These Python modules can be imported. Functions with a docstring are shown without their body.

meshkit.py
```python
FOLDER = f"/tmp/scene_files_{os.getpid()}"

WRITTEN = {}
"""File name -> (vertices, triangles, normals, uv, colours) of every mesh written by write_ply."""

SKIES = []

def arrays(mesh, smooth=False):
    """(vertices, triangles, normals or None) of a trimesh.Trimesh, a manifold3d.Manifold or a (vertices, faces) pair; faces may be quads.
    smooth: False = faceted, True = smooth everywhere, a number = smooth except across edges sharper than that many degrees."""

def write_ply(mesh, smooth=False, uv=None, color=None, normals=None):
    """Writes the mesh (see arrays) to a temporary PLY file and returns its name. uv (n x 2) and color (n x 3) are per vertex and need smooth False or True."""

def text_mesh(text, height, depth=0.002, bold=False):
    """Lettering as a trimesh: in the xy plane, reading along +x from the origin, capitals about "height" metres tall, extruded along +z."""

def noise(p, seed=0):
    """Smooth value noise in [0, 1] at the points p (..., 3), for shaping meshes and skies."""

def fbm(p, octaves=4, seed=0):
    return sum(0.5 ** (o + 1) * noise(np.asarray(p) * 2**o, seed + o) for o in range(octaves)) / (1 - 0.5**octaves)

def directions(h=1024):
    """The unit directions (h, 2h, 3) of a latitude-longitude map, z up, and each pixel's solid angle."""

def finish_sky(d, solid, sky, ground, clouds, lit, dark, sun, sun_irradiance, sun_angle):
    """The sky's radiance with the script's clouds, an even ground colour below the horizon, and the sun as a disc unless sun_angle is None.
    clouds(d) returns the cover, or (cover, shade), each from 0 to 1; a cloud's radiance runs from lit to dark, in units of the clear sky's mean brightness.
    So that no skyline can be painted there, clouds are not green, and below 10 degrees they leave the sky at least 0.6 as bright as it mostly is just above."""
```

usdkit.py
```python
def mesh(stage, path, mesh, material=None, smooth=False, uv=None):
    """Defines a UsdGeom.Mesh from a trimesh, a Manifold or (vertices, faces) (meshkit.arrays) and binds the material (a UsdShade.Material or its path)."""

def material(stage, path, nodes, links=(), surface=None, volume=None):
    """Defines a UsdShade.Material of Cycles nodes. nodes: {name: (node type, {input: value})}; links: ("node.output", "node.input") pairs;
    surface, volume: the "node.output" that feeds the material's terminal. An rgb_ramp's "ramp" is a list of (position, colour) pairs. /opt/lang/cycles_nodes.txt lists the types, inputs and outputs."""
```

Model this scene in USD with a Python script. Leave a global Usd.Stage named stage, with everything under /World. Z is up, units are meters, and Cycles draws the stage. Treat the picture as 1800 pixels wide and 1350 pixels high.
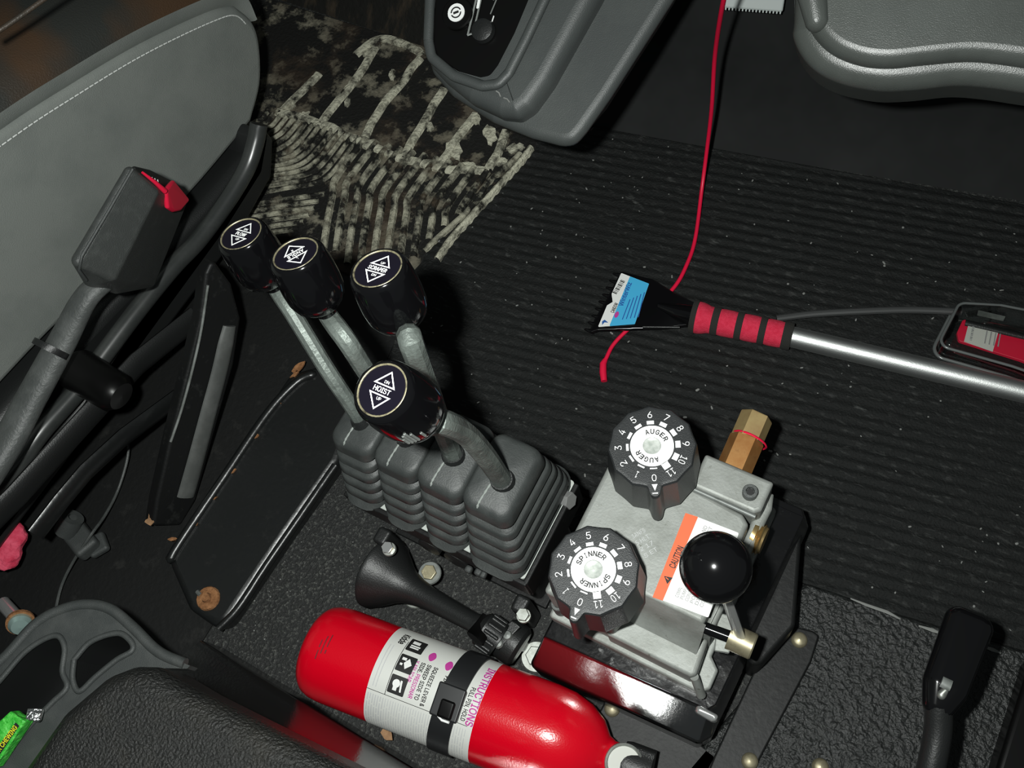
import math, random
import numpy as np, trimesh, manifold3d as m3, usdkit, meshkit
from shapely.geometry import Polygon, Point, box as sbox
from pxr import Usd, UsdGeom, UsdLux, UsdShade, Gf, Sdf, Vt

stage = Usd.Stage.CreateInMemory()
UsdGeom.SetStageUpAxis(stage, UsdGeom.Tokens.z)
UsdGeom.SetStageMetersPerUnit(stage, 1.0)
UsdGeom.Xform.Define(stage, '/World')
UsdGeom.Scope.Define(stage, '/World/Looks')
rnd = random.Random(7)
V = lambda *a: np.array(a, float)
unit = lambda a: np.asarray(a, float) / np.linalg.norm(a)

# ---------------------------------------------------------------- camera, flash, exposure
F, CAM_H = 1700.0, 0.80                     # focal length in pixels of the 1800 px frame, height above the cab floor
def camera_axes(nx=1210, ny=1450, yaw=0.42):  # the plumb line below the camera meets the floor at (nx, ny)
    up = -unit([nx - 900, ny - 675, F])
    a = V(0, -1, 0); a = unit(a - a.dot(up) * up)
    b = np.cross(a, up); b *= np.sign(b[0])
    return np.stack([math.cos(yaw) * b - math.sin(yaw) * a, math.cos(yaw) * a + math.sin(yaw) * b, up])
R = camera_axes()
EYE = V(0, 0, CAM_H)
cam = UsdGeom.Camera.Define(stage, '/World/camera')
M = np.eye(4); M[0, :3] = R[:, 0]; M[1, :3] = -R[:, 1]; M[2, :3] = -R[:, 2]; M[3, :3] = EYE
cam.AddTransformOp().Set(Gf.Matrix4d(M.tolist()))
cam.CreateHorizontalApertureAttr(36.0); cam.CreateVerticalApertureAttr(27.0)
cam.CreateFocalLengthAttr(F / 1800 * 36); cam.CreateClippingRangeAttr(Gf.Vec2f(0.01, 20))
cam.CreateExposureAttr(0.0)
flash = UsdLux.DiskLight.Define(stage, '/World/camera_flash')       # the camera's own flash, left of the lens
L = np.eye(4); L[:3, :3] = M[:3, :3]; L[3, :3] = EYE + R @ V(-0.055, -0.022, 0.0)
flash.AddTransformOp().Set(Gf.Matrix4d(L.tolist()))
flash.CreateRadiusAttr(0.011); flash.CreateIntensityAttr(5600.0); flash.CreateColorAttr(Gf.Vec3f(0.97, 1.0, 0.965))
dome = UsdLux.DomeLight.Define(stage, '/World/cab_ambient')
dome.CreateIntensityAttr(1.0); dome.CreateColorAttr(Gf.Vec3f(0.017, 0.019, 0.019))

# ---------------------------------------------------------------- helpers: places
def ray(px, py): return R @ V((px - 900) / F, (py - 675) / F, 1)
def P(px, py, z): d = ray(px, py); return EYE + d * ((z - CAM_H) / d[2])
def PX(px, py, x): d = ray(px, py); return EYE + d * (x / d[0])
def PP(px, py, o, n): d = ray(px, py); return EYE + d * (np.dot(np.asarray(o) - EYE, n) / np.dot(d, n))
def near(px, py, c, length):                # the point on a sight line that lies `length` from c, the lower one
    d = unit(ray(px, py)); q = c - EYE; t = q.dot(d); h = q.dot(q) - t * t
    return EYE + d * (t + math.sqrt(max(length ** 2 - h, 0)))
def frame(o, ez, ex=(1, 0, 0)):
    ez = unit(ez); ex = np.asarray(ex, float); ex = unit(ex - ex.dot(ez) * ez); m = np.eye(4)
    m[:3, 0], m[:3, 1], m[:3, 2], m[:3, 3] = ex, np.cross(ez, ex), ez, o
    return m
def at(mesh, m): mesh = mesh.copy(); mesh.apply_transform(m); return mesh
def spline(pts, n=8):
    p = np.asarray(pts, float); p = np.vstack([2 * p[0] - p[1], p, 2 * p[-1] - p[-2]]); out = []
    for i in range(1, len(p) - 2):
        for t in np.arange(n) / n:
            a, b, c, d = p[i - 1:i + 3]
            out.append(.5 * (2 * b + (c - a) * t + (2 * a - 5 * b + 4 * c - d) * t * t + (3 * b - a - 3 * c + d) * t ** 3))
    return np.array(out + [p[-2]])

# ---------------------------------------------------------------- helpers: shapes
TM = lambda v, f: trimesh.Trimesh(np.asarray(v, float), np.asarray(f, int), process=False)
def join(*ms): return trimesh.util.concatenate([m for m in ms])
def from_manifold(m): a = m.to_mesh(); return TM(a.vert_properties[:, :3], a.tri_verts)
def hull(balls, seg=16):
    return from_manifold(m3.Manifold.batch_hull([m3.Manifold.sphere(r, seg).translate(tuple(map(float, c))) for c, r in balls]))
def rbox(size, r, c=(0, 0, 0), seg=16):
    h = np.asarray(size) / 2 - r
    return hull([(np.asarray(c) + h * V(a, b, d), r) for a in (-1, 1) for b in (-1, 1) for d in (-1, 1)], seg)
def grid(pts, wrap=False):                  # pts [rows][cols][3] -> quads
    pts = np.asarray(pts, float); n, k = pts.shape[:2]; f = []
    for i in range(n - 1):
        for j in range(k if wrap else k - 1):
            a, b = i * k + j, i * k + (j + 1) % k
            f += [[a, b, b + k], [a, b + k, a + k]]
    g = TM(pts.reshape(-1, 3), f)
    if not wrap:                            # open sheets turn their front to the room above
        t_ = g.triangles; nr = np.cross(t_[:, 1] - t_[:, 0], t_[:, 2] - t_[:, 0])
        if (nr * (EYE - t_.mean(1))).sum() < 0: g = TM(g.vertices, np.asarray(g.faces)[:, ::-1])
    return g
def lathe(prof, n=32, m=None):              # prof: (radius, height) from bottom to top
    a = np.linspace(0, 2 * math.pi, n, endpoint=False)
    g = grid([[(r * math.cos(t), r * math.sin(t), h) for t in a] for r, h in prof], True)
    return at(g, m) if m is not None else g
def tube(path, r, n=12, flat=1.0, up=None):
    p = np.asarray(path, float); k = len(p); r = np.broadcast_to(np.asarray(r, float), (k,))
    t = np.gradient(p, axis=0); t /= np.linalg.norm(t, axis=1)[:, None]
    u = V(0, 0, 1) if up is None else unit(up)
    if abs(u.dot(t[0])) > .95: u = V(1, 0, 0)
    rows = []
    for i in range(k):
        u = unit(u - u.dot(t[i]) * t[i]); w = np.cross(t[i], u)
        rows.append([p[i] + r[i] * (math.cos(a) * w + math.sin(a) * u * flat) for a in np.arange(n) * 2 * math.pi / n])
    rows = [[p[0]] * n] + rows + [[p[-1]] * n]
    return grid(rows[::-1], True)
def rpoly(pts, r, q=6):
    g = Polygon(pts).buffer(0)
    g = g.buffer(-r, join_style=2).buffer(r, quad_segs=q)
    g = g.buffer(r * .6, join_style=2).buffer(-r * .6, quad_segs=q)
    q = np.array(g.simplify(r * .012).exterior.coords)[:-1]
    q = q[np.linalg.norm(q - np.roll(q, 1, 0), axis=1) > r * .04]
    return q if g.exterior.is_ccw else q[::-1]
def inset(p, d):
    a, b = p - np.roll(p, 1, 0), np.roll(p, -1, 0) - p
    na, nb = [np.stack([-e[:, 1], e[:, 0]], 1) / np.maximum(np.linalg.norm(e, axis=1), 1e-12)[:, None] for e in (a, b)]
    q = p + d * (na + nb) / np.maximum(1 + (na * nb).sum(1), .5)[:, None]
    if d > 0 and not Polygon(q).is_valid:
        b = Polygon(p).buffer(-d, join_style=2); b = max(getattr(b, 'geoms', [b]), key=lambda g: g.area).exterior
        q = np.array([b.interpolate(b.project(Point(*x))).coords[0] for x in q])
    return q
def cap(p):
    p = np.asarray(p, float)[:, :2]
    return p, np.asarray(m3.triangulate([p * 1000.0]), int)
def prism(pts, z0, z1, r=0.0, m=None, steps=4, draft=0.0):   # plate of outline pts with a rounded upper edge
    p = np.asarray(pts, float)[:, :2]
    if Polygon(p).exterior.is_ccw is False: p = p[::-1]
    rings = [(inset(p, draft), z0)]
    if r > 0: rings += [(inset(p, r * (1 - math.cos(a))), z1 - r + r * math.sin(a)) for a in np.linspace(0, math.pi / 2, steps + 1)]
    else: rings += [(p, z1)]
    side = grid([[(*q, z) for q in ring] for ring, z in rings], True)
    out = [side]
    for ring, z, s in ((rings[-1][0], z1, 1), (rings[0][0], z0, -1)):
        v, f = cap(ring); n3 = np.cross(v[f[:, 1]] - v[f[:, 0]], v[f[:, 2]] - v[f[:, 0]])
        f = np.where((n3 * s > 0)[:, None], f, f[:, ::-1])
        out.append(TM(np.column_stack([v, np.full(len(v), z)]), f))
    g = join(*out)
    return at(g, m) if m is not None else g
def holed(poly, z0, z1, m=None):
    parts = [trimesh.creation.extrude_polygon(g, z1 - z0, engine='earcut') for g in getattr(poly, 'geoms', [poly])]
    g = join(*parts); g.apply_translation((0, 0, z0))
    return at(g, m) if m is not None else g
def hexa(r, h, b=0.0, m=None, n=6):
    a = np.arange(n) * 2 * math.pi / n
    c = np.stack([np.cos(a), np.sin(a)], 1) * r
    return prism(c, 0, h, b or r * .08, m, 2)
def text(s, h, m, depth=.00025, bold=False, center=True, width=None):
    g = meshkit.text_mesh(s, h, depth, bold); b = g.bounds
    if width: g.apply_scale([width / (b[1, 0] - b[0, 0]), 1, 1]); b = g.bounds
    g.apply_translation((-(b[0, 0] + b[1, 0]) / 2 if center else -b[0, 0], -h / 2 if center else 0, 0))
    return at(g, m)
def flake(c, rad, seed, h=.0012, n=9, asp=1., ang=0.):
    rg = random.Random(seed); a = np.sort([2 * math.pi * (k + rg.uniform(-.3, .3)) / n for k in range(n)])
    q = np.array([(math.cos(x) * rad * rg.uniform(.6, 1.15), math.sin(x) * rad * asp * rg.uniform(.6, 1.15)) for x in a])
    c_, s_ = math.cos(ang), math.sin(ang); q = q @ np.array([[c_, s_], [-s_, c_]])
    return prism(q + np.asarray(c)[:2], c[2], c[2] + h, 0)
def noisy(mesh, amp, scale, seed=0):
    v = np.array(mesh.vertices); n = np.array(mesh.vertex_normals)
    return TM(v + n * ((meshkit.fbm(v * scale, 3, seed) - .5) * 2 * amp)[:, None], mesh.faces)
def plane_z(o, n=(0, 0, 1), ex=(1, 0, 0)): return frame(o, n, ex)
def local(pxs, m):                          # pixels -> 2-D points on the plane of frame m
    inv = np.linalg.inv(m)
    return np.array([(inv @ np.append(PP(x, y, m[:3, 3], m[:3, 2]), 1))[:2] for x, y in pxs])

# ---------------------------------------------------------------- helpers: things
used = {}
def numbered(path):
    k = used.get(path, 0); used[path] = k + 1
    return path if k == 0 else f'{path}_{k:03d}'
def keys(prim, **kw):
    for k, v in kw.items():
        if v: prim.SetCustomDataByKey(k, v)
class Thing:
    def __init__(s, name, label, cat, base, group=None, kind=None):
        s.base = np.asarray(base, float); s.path = numbered('/World/' + name)
        x = UsdGeom.Xform.Define(stage, s.path); x.AddTranslateOp().Set(Gf.Vec3d(*map(float, s.base)))
        keys(x.GetPrim(), label=label, category=cat, group=group, kind=kind)
    def part(s, name, mesh, mat, smooth=35, label=None, kind=None, under=None):
        p = numbered((under or s.path) + '/' + name); g = mesh.copy(); g.apply_translation(-s.base)
        m = usdkit.mesh(stage, p, g, mat, smooth); keys(m.GetPrim(), label=label, kind=kind)
        return p
def single(name, mesh, mat, label, cat=None, kind=None, smooth=35, group=None):
    p = numbered('/World/' + name); m = usdkit.mesh(stage, p, mesh, mat, smooth)
    keys(m.GetPrim(), label=label, category=cat, kind=kind, group=group)
    return p

# ---------------------------------------------------------------- materials
mats = {}
def mat(name, col, rough=.5, metal=0., spec=.5, mix=None, bump=None, coat=0., rmix=None, stretch=None, mix2=None, ior=1.5):
    """mix/mix2 = (colour, noise scale, low, high[, detail]); bump = (scale, distance[, kind]); stretch = scale of the position."""
    nodes = {'p': ('principled_bsdf', dict(base_color=col, roughness=rough, metallic=metal, specular_ior_level=spec, ior=ior, coat_weight=coat, coat_roughness=.08)),
             'g': ('geometry', {})}
    links = []; src = 'g.position'
    if stretch:
        nodes['m'] = ('mapping', dict(scale=stretch[:3], rotation=(0, 0, stretch[3] if len(stretch) > 3 else 0))); links.append(('g.position', 'm.vector')); src = 'm.vector'
    last = None
    for i, mx in enumerate([mix, mix2]):
        if not mx: continue
        c2, sc, lo, hi = mx[:4]
        nodes[f'n{i}'] = ('noise_texture', dict(scale=sc, detail=mx[4] if len(mx) > 4 else 5., roughness=.62))
        nodes[f'r{i}'] = ('rgb_ramp', dict(ramp=[(lo, (0, 0, 0)), (hi, (1, 1, 1))]))
        nodes[f'x{i}'] = ('mix_color', dict(a=col, b=c2))
        links += [(src, f'n{i}.vector'), (f'n{i}.fac', f'r{i}.fac'), (f'r{i}.color', f'x{i}.fac')]
        if last: links.append((last, f'x{i}.a'))
        last = f'x{i}.result'
        if rmix and i == 0:
            nodes['rr'] = ('map_range', dict(to_min=rough, to_max=rmix)); links += [('r0.color', 'rr.value'), ('rr.result', 'p.roughness')]
    if last: links.append((last, 'p.base_color'))
    if bump:
        sc, dist = bump[:2]
        if len(bump) > 2 and bump[2] == 'cells':
            nodes['b'] = ('voronoi_texture', dict(scale=sc)); links += [(src, 'b.vector'), ('b.distance', 'bb.height')]
        else:
            nodes['b'] = ('noise_texture', dict(scale=sc, detail=4.)); links += [('g.position', 'b.vector'), ('b.fac', 'bb.height')]
        nodes['bb'] = ('bump', dict(distance=dist, strength=1.0)); links.append(('bb.normal', 'p.normal'))
    mats[name] = usdkit.material(stage, '/World/Looks/' + name, nodes, links, surface='p.BSDF')
    return mats[name]

mat('black_plastic', (.012, .013, .013), .42, bump=(900, .0002))
mat('dark_plastic', (.045, .05, .049), .5, bump=(1500, .0003), mix=((.065, .07, .068), 60, .45, .7))
mat('black_gloss', (.004, .004, .0045), .12, spec=.6)
mat('knob_gloss', (.003, .003, .0035), .1, spec=.55)
mat('black_paint', (.008, .0085, .0085), .5, spec=.25, mix=((.026, .027, .026), 90, .58, .8), bump=(300, .0002))
mat('black_steel', (.009, .010, .010), .34, spec=.6, mix=((.022, .022, .021), 70, .6, .85), bump=(160, .0003))
mat('stand_paint', (.006, .006, .0065), .16, spec=.7, mix=((.05, .052, .05), 120, .62, .85), rmix=.5, bump=(60, .0006))
mat('grit', (.012, .013, .0125), .7, mix=((.085, .088, .08), 420, .53, .68), bump=(420, .0015))
mat('rubber_mat', (.0085, .0095, .0092), .75, spec=.25, mix=((.05, .052, .05), 190, .55, .80, 6.), stretch=(.5, 1.6, 1, -.14), mix2=((.10, .105, .10), 100, .66, .80, 10.), bump=(500, .0012))
mat('tex_vinyl', (.014, .0155, .015), .42, spec=.5, mix=((.07, .07, .065), 55, .68, .84), bump=(230, .0035))
mat('wall_black', (.0075, .0085, .0085), .7, spec=.2, mix=((.013, .014, .014), 14, .4, .7))
mat('wall_brown', (.012, .012, .0105), .8, spec=.2, mix=((.06, .045, .03), 22, .5, .75, 7.), stretch=(2.4, 1, .6), bump=(120, .002))
mat('mat_base', (.012, .012, .011), .75, spec=.25, mix=((.24, .225, .17), 34, .53, .64, 9.), mix2=((.06, .042, .028), 17, .50, .70, 6.), bump=(260, .0015))
mat('mat_mud', (.025, .024, .02), .85, spec=.2, mix=((.56, .55, .43), 75, .36, .56, 9.), mix2=((.13, .10, .065), 34, .6, .76, 6.), bump=(300, .003))
mat('mat_rib', (.016, .016, .014), .8, spec=.2, mix=((.40, .39, .30), 65, .42, .60, 9.), mix2=((.07, .05, .032), 34, .56, .74, 6.), bump=(300, .002))
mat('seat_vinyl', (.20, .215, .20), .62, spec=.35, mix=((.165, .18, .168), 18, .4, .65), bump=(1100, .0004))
mat('seat_top', (.028, .03, .027), .45, spec=.4, mix=((.062, .036, .02), 7.5, .42, .62, 3.), stretch=(1, 1.2, 1), bump=(700, .0004))  # dark leather, with the dimness of grazing light painted in
mat('thread', (.55, .57, .55), .7)
mat('leather', (.016, .0165, .0155), .38, spec=.5, bump=(520, .0022), mix=((.03, .028, .022), 20, .5, .8))
mat('rust', (.20, .085, .03), .9, mix=((.36, .17, .07), 160, .4, .7), bump=(300, .002))
mat('tan_leaf', (.35, .2, .1), .8, mix=((.22, .12, .06), 200, .4, .7))
mat('red_cloth', (.55, .03, .075), .85, mix=((.75, .10, .17), 80, .4, .7), bump=(120, .004))
mat('red_plastic', (.72, .012, .05), .4)
mat('red_wire', (.74, .008, .05), .4)
mat('red_paint', (.62, .001, .012), .22, spec=.5, coat=.3, bump=(800, .00012))
mat('foam_red', (.66, .02, .06), .95, bump=(1500, .0008), mix=((.74, .035, .085), 300, .4, .6))
mat('foam_black', (.022, .022, .019), .95, bump=(1500, .0008))
mat('aluminium', (.62, .64, .63), .46, 1., bump=(900, .0001))
mat('cast', (.31, .325, .305), .55, .3, mix=((.22, .23, .21), 40, .45, .7), mix2=((.11, .11, .085), 170, .64, .76), bump=(500, .00015))
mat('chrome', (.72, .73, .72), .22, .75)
mat('zinc', (.40, .42, .39), .45, .8, mix=((.28, .29, .26), 200, .45, .7))
mat('rod_steel', (.20, .23, .21), .5, .4, mix=((.10, .115, .105), 45, .42, .66, 7.), mix2=((.32, .36, .33), 160, .6, .75), bump=(400, .0006))
mat('screw', (.60, .63, .59), .32, .1, mix=((.34, .38, .34), 200, .4, .7))
mat('mirror_paint', (.004, .004, .0045), .18, ior=3.6, bump=(500, .00008))
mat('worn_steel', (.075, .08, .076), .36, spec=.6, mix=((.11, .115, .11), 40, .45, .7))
mat('rail_black', (.03, .033, .032), .30, spec=.9, mix=((.045, .048, .046), 30, .45, .7))
mat('clear_edge', (.10, .11, .108), .25, spec=.8)
mat('dull_steel', (.0085, .009, .0088), .6, spec=.3, mix=((.03, .03, .028), 40, .58, .8, 8.), bump=(200, .0004))
mat('stamp_ink', (.16, .004, .01), .6)
mat('brass', (.50, .36, .16), .34, .8, mix=((.28, .18, .08), 130, .5, .75))
mat('dull_brass', (.40, .36, .24), .45, .7, mix=((.25, .22, .14), 130, .5, .75))
mat('copper', (.42, .19, .06), .38, .6, mix=((.55, .30, .11), 60, .4, .7), mix2=((.26, .1, .035), 120, .6, .8))
mat('copper_pale', (.42, .31, .14), .45, .5, mix=((.34, .22, .10), 70, .4, .7))
mat('grey_port', (.25, .26, .24), .5, .4)
mat('boot', (.034, .038, .037), .5, spec=.45, mix=((.052, .057, .055), 70, .45, .75), mix2=((.10, .105, .10), 300, .68, .8), bump=(900, .00015))
mat('boot_line', (.22, .24, .225), .7)
mat('gasket', (.42, .45, .42), .6)
mat('dial', (.024, .026, .027), .42, bump=(1600, .0002))
mat('white_ink', (.86, .87, .86), .6)
mat('disc_white', (.88, .89, .88), .5)
mat('black_ink', (.01, .01, .01), .6)
mat('grey_ink', (.32, .32, .32), .7)
mat('pale_ink', (.52, .53, .53), .7)
mat('magenta_ink', (.50, .045, .30), .6)
mat('purple_face', (.007, .006, .011), .25, spec=.3)
mat('gold_ring', (.42, .38, .24), .35, .6, mix=((.08, .07, .05), 300, .5, .7))
mat('orange', (.86, .145, .05), .6)
mat('label_white', (.80, .81, .79), .5)
mat('ext_label', (.66, .67, .635), .45)
mat('strap', (.014, .015, .016), .42)
mat('blue', (.06, .44, .74), .5)
mat('blue_ink', (.02, .10, .36), .5)
mat('card', (.62, .63, .58), .6)
mat('console_grey', (.052, .058, .057), .45, spec=.5, bump=(1300, .0002), mix=((.068, .075, .072), 14, .45, .7))
mat('dash_grey', (.078, .086, .080), .29, spec=.5, bump=(1300, .00015), mix=((.058, .064, .059), 12, .42, .68))
mat('panel_black', (.003, .003, .003), .35, spec=.25)
mat('grey_lever', (.05, .052, .052), .4)
mat('vent_grey', (.40, .44, .43), .6)
mat('green', (.03, .42, .03), .4, mix=((.10, .62, .08), 220, .45, .6), bump=(260, .002))
mat('yellow_ink', (.75, .75, .02), .5)
mat('foil', (.75, .77, .76), .22, 1., bump=(150, .003))
mat('teal', (.45, .62, .58), .25, .6)
mat('speck', (.20, .205, .195), .8)
mat('grey_metal', (.22, .235, .225), .5, .3, mix=((.10, .11, .10), 60, .45, .7))
mat('stalk', (.055, .06, .058), .5, mix=((.09, .096, .093), 45, .45, .7), bump=(500, .0004))
mat('buckle', (.046, .05, .048), .4, mix=((.065, .07, .067), 120, .5, .75), bump=(1200, .0004))
mats['clear'] = usdkit.material(stage, '/World/Looks/clear', {'t': ('transparent_bsdf', {'color': (.86, .88, .87)}), 'g': ('glossy_bsdf', {'roughness': .06, 'color': (.9, .9, .9)}),
    'f': ('fresnel', {'IOR': 1.55}), 'x': ('mix_closure', {})}, [('f.fac', 'x.fac'), ('t.BSDF', 'x.closure1'), ('g.BSDF', 'x.closure2')], surface='x.closure')
K = mats

# ================================================================ the setting
def flat(pts, z0, z1, r=0.): return prism(pts, z0, z1, r)
single('floor', prism([(-1.6, -.5), (.7, -.5), (.7, .74), (-1.6, .62)], -.03, -.001), K['grit'], 'black speckled gritty cab floor beside the red cylinder', kind='structure')

single('floor', prism([(-1.6, -.5), (-.425, -.5), (-.425, -.03), (-.40, .14), (-.425, .298), (-1.6, .298)], -.02, .0005), K['dull_steel'], 'dull black steel floor around the seat strut and mounting plate', kind='structure')
# firewall rising beyond the mat's front edge
base = [(-1.5, .60), (-.50, .585), (-.40, .55), (-.363, .548), (.055, .617), (.7, .73)]
def firewall(pts, rise=.55, run=.30):
    rows = [[(x, y, -.002) for x, y in pts], [(x, y + run * .2, .05) for x, y in pts], [(x, y + run, rise) for x, y in pts], [(x, y + run + .03, rise) for x, y in pts], [(x, y + .03, -.03) for x, y in pts]]
    return grid(rows)
single('wall_front', firewall(base[3:]), K['wall_black'], 'matt black sloping panel beyond the ribbed floor covering', kind='structure')
single('wall_front', firewall(base[:4]), K['wall_brown'], 'dirty brownish footwell wall above the muddy mat', kind='structure')

# ribbed rubber covering of the passenger side
def rib_mat():
    a = math.radians(9.5); e, n = V(math.cos(a), math.sin(a)), V(-math.sin(a), math.cos(a))
    outline = Polygon([(-.40, .545), (.055, .612), (.6, .70), (.6, .285), (.172, .227), (.085, .213), (.002, .203), (-.06, .215), (-.165, .195), (-.33, .19), (-.40, .19), (-.43, .30), (-.455, .33)])
    vs, h = [], []
    s = np.arange(-.1, .75, .00165); u = np.arange(-.5, .75, .018)
    pts = np.array([[u_ * e + s_ * n for u_ in u] for s_ in s])
    flatp = pts.reshape(-1, 2)
    import shapely
    inside = shapely.contains_xy(outline.buffer(-.002), flatp[:, 0], flatp[:, 1]).reshape(pts.shape[:2])
    wav = np.clip(np.sin(s / .0099 * 2 * math.pi) * 1.6, -1, 1)[:, None] * np.ones(len(u))
    soft = meshkit.fbm(np.column_stack([flatp * 7, np.zeros(len(flatp))]), 3, 4).reshape(wav.shape)
    z = .0045 + .0007 * wav * np.clip(soft * 2.4 - .5, .15, 1)
    k = len(u); f = []
    for i in range(len(s) - 1):
        for j in range(k - 1):
            if inside[i, j] and inside[i, j + 1] and inside[i + 1, j] and inside[i + 1, j + 1]:
                q = i * k + j; f += [[q, q + 1, q + 1 + k], [q, q + 1 + k, q + k]]
    top = TM(np.column_stack([flatp, z.ravel()]), f); top.remove_unreferenced_vertices()
    edge = prism(np.array(outline.exterior.coords)[:-1], 0, .0036, .0015)
    return top, edge, outline
top, edge, RIB_OUT = rib_mat()
t = Thing('rubber_floor_mat', 'black ribbed rubber floor mat under the snow scraper and red cord', 'floor mat', (0, .4, 0))
t.part('ribbing', top, K['rubber_mat'], 40); t.part('mat_edge', edge, K['rubber_mat'], 30)

# hammered vinyl behind it, right of the stand
pts = [(.004, .204), (.085, .213), (.172, .227), (.6, .285), (.6, -.3), (-.02, -.3), (-.02, .03), (.012, .14)]
t = Thing('vinyl_floor_cover', 'black hammered vinyl floor cover at the lower right under the long handle', 'floor cover', (.2, .0, 0))
t.part('sheet', prism(rpoly(pts, .01), 0, .007, .004), K['tex_vinyl'])
worn = [P(x, y, .0075) for x, y in [(1495, 1052), (1525, 1064), (1560, 1076), (1583, 1088)]]
t.part('worn_edge', tube(worn, [.0005, .0011, .0013, .0005], 6, .4), K['speck'])
t.part('worn_edge', tube([P(x, y, .0075) for x, y in [(1615, 1100), (1640, 1108), (1655, 1114)]], [.0006, .0015, .0005], 6, .4), K['speck'])
t.part('worn_edge', tube([P(x, y, .0075) for x, y in [(1725, 1135), (1745, 1142), (1760, 1148)]], [.0006, .0015, .0005], 6, .4), K['speck'])
single('trim', prism([P(1812, 1160, .03)[:2], P(1950, 1200, .03)[:2], P(1950, 1500, .03)[:2], P(1715, 1480, .03)[:2], P(1752, 1350, .03)[:2]], 0, .03, .004), K['panel_black'], 'dark strip of trim at the bottom right corner', kind='structure')

# ================================================================ muddy footwell mat
def ridge(path, w, h, z=.004):              # a low rounded rib along a path on the mat
    p = np.asarray(path, float); tng = np.gradient(p, axis=0); tng /= np.linalg.norm(tng, axis=1)[:, None]
    nrm = np.stack([-tng[:, 1], tng[:, 0]], 1); rows = []
    for q, c in zip(p, nrm): rows.append([(*(q + c * o * w / 2), z + d * h) for o, d in ((-1, -.3), (-.7, .8), (-.2, 1), (.2, 1), (.7, .8), (1, -.3))])
    return grid(rows)
MB = Polygon([(-.80, .585), (-.535, .585), (-.40, .535), (-.393, .50), (-.432, .36), (-.445, .30), (-.80, .30)])
t = Thing('muddy_floor_mat', 'black rubber foot mat caked with pale dried mud beside the seat', 'floor mat', (-.58, .44, 0))
t.part('base', prism(np.array(MB.exterior.coords)[:-1], 0, .004, .002), K['mat_base'])
def wob(path, a=.0012, seed=0):
    p = spline(path, 7); n = meshkit.noise(np.column_stack([p * 60, np.zeros(len(p))]), seed) - .5
    return p + np.stack([n, -n], 1) * a * 2
yrow = lambda x: .449 + .075 * (x + .69)
def bpx(pp): return [P(x, y, .006)[:2] for x, y in pp]
for i, pp in enumerate([[(486, 196), (560, 214), (650, 255), (745, 288), (860, 300)], [(487, 200), (520, 168), (560, 128)], [(625, 97), (668, 68), (730, 86), (742, 97)],
                        [(664, 76), (636, 122), (600, 170), (562, 214)], [(738, 100), (705, 145), (668, 192), (640, 240)], [(780, 155), (752, 200), (722, 250), (708, 276)],
                        [(836, 198), (812, 232), (790, 262), (772, 292)], [(890, 230), (878, 262), (858, 298)]]):
    t.part('frame_ridge', ridge(wob(bpx(pp), .0018, seed=i), .0110, .0035), K['mat_mud'], 50)
t.part('side_lip', ridge(wob(bpx([(935, 262), (880, 325), (820, 390), (768, 455)]), seed=20), .008, .007), K['mat_mud'], 50)
t.part('side_lip', ridge(wob(bpx([(915, 268), (868, 312), (820, 372), (745, 440)]), seed=21), .007, .004), K['mat_rib'], 50)
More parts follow.
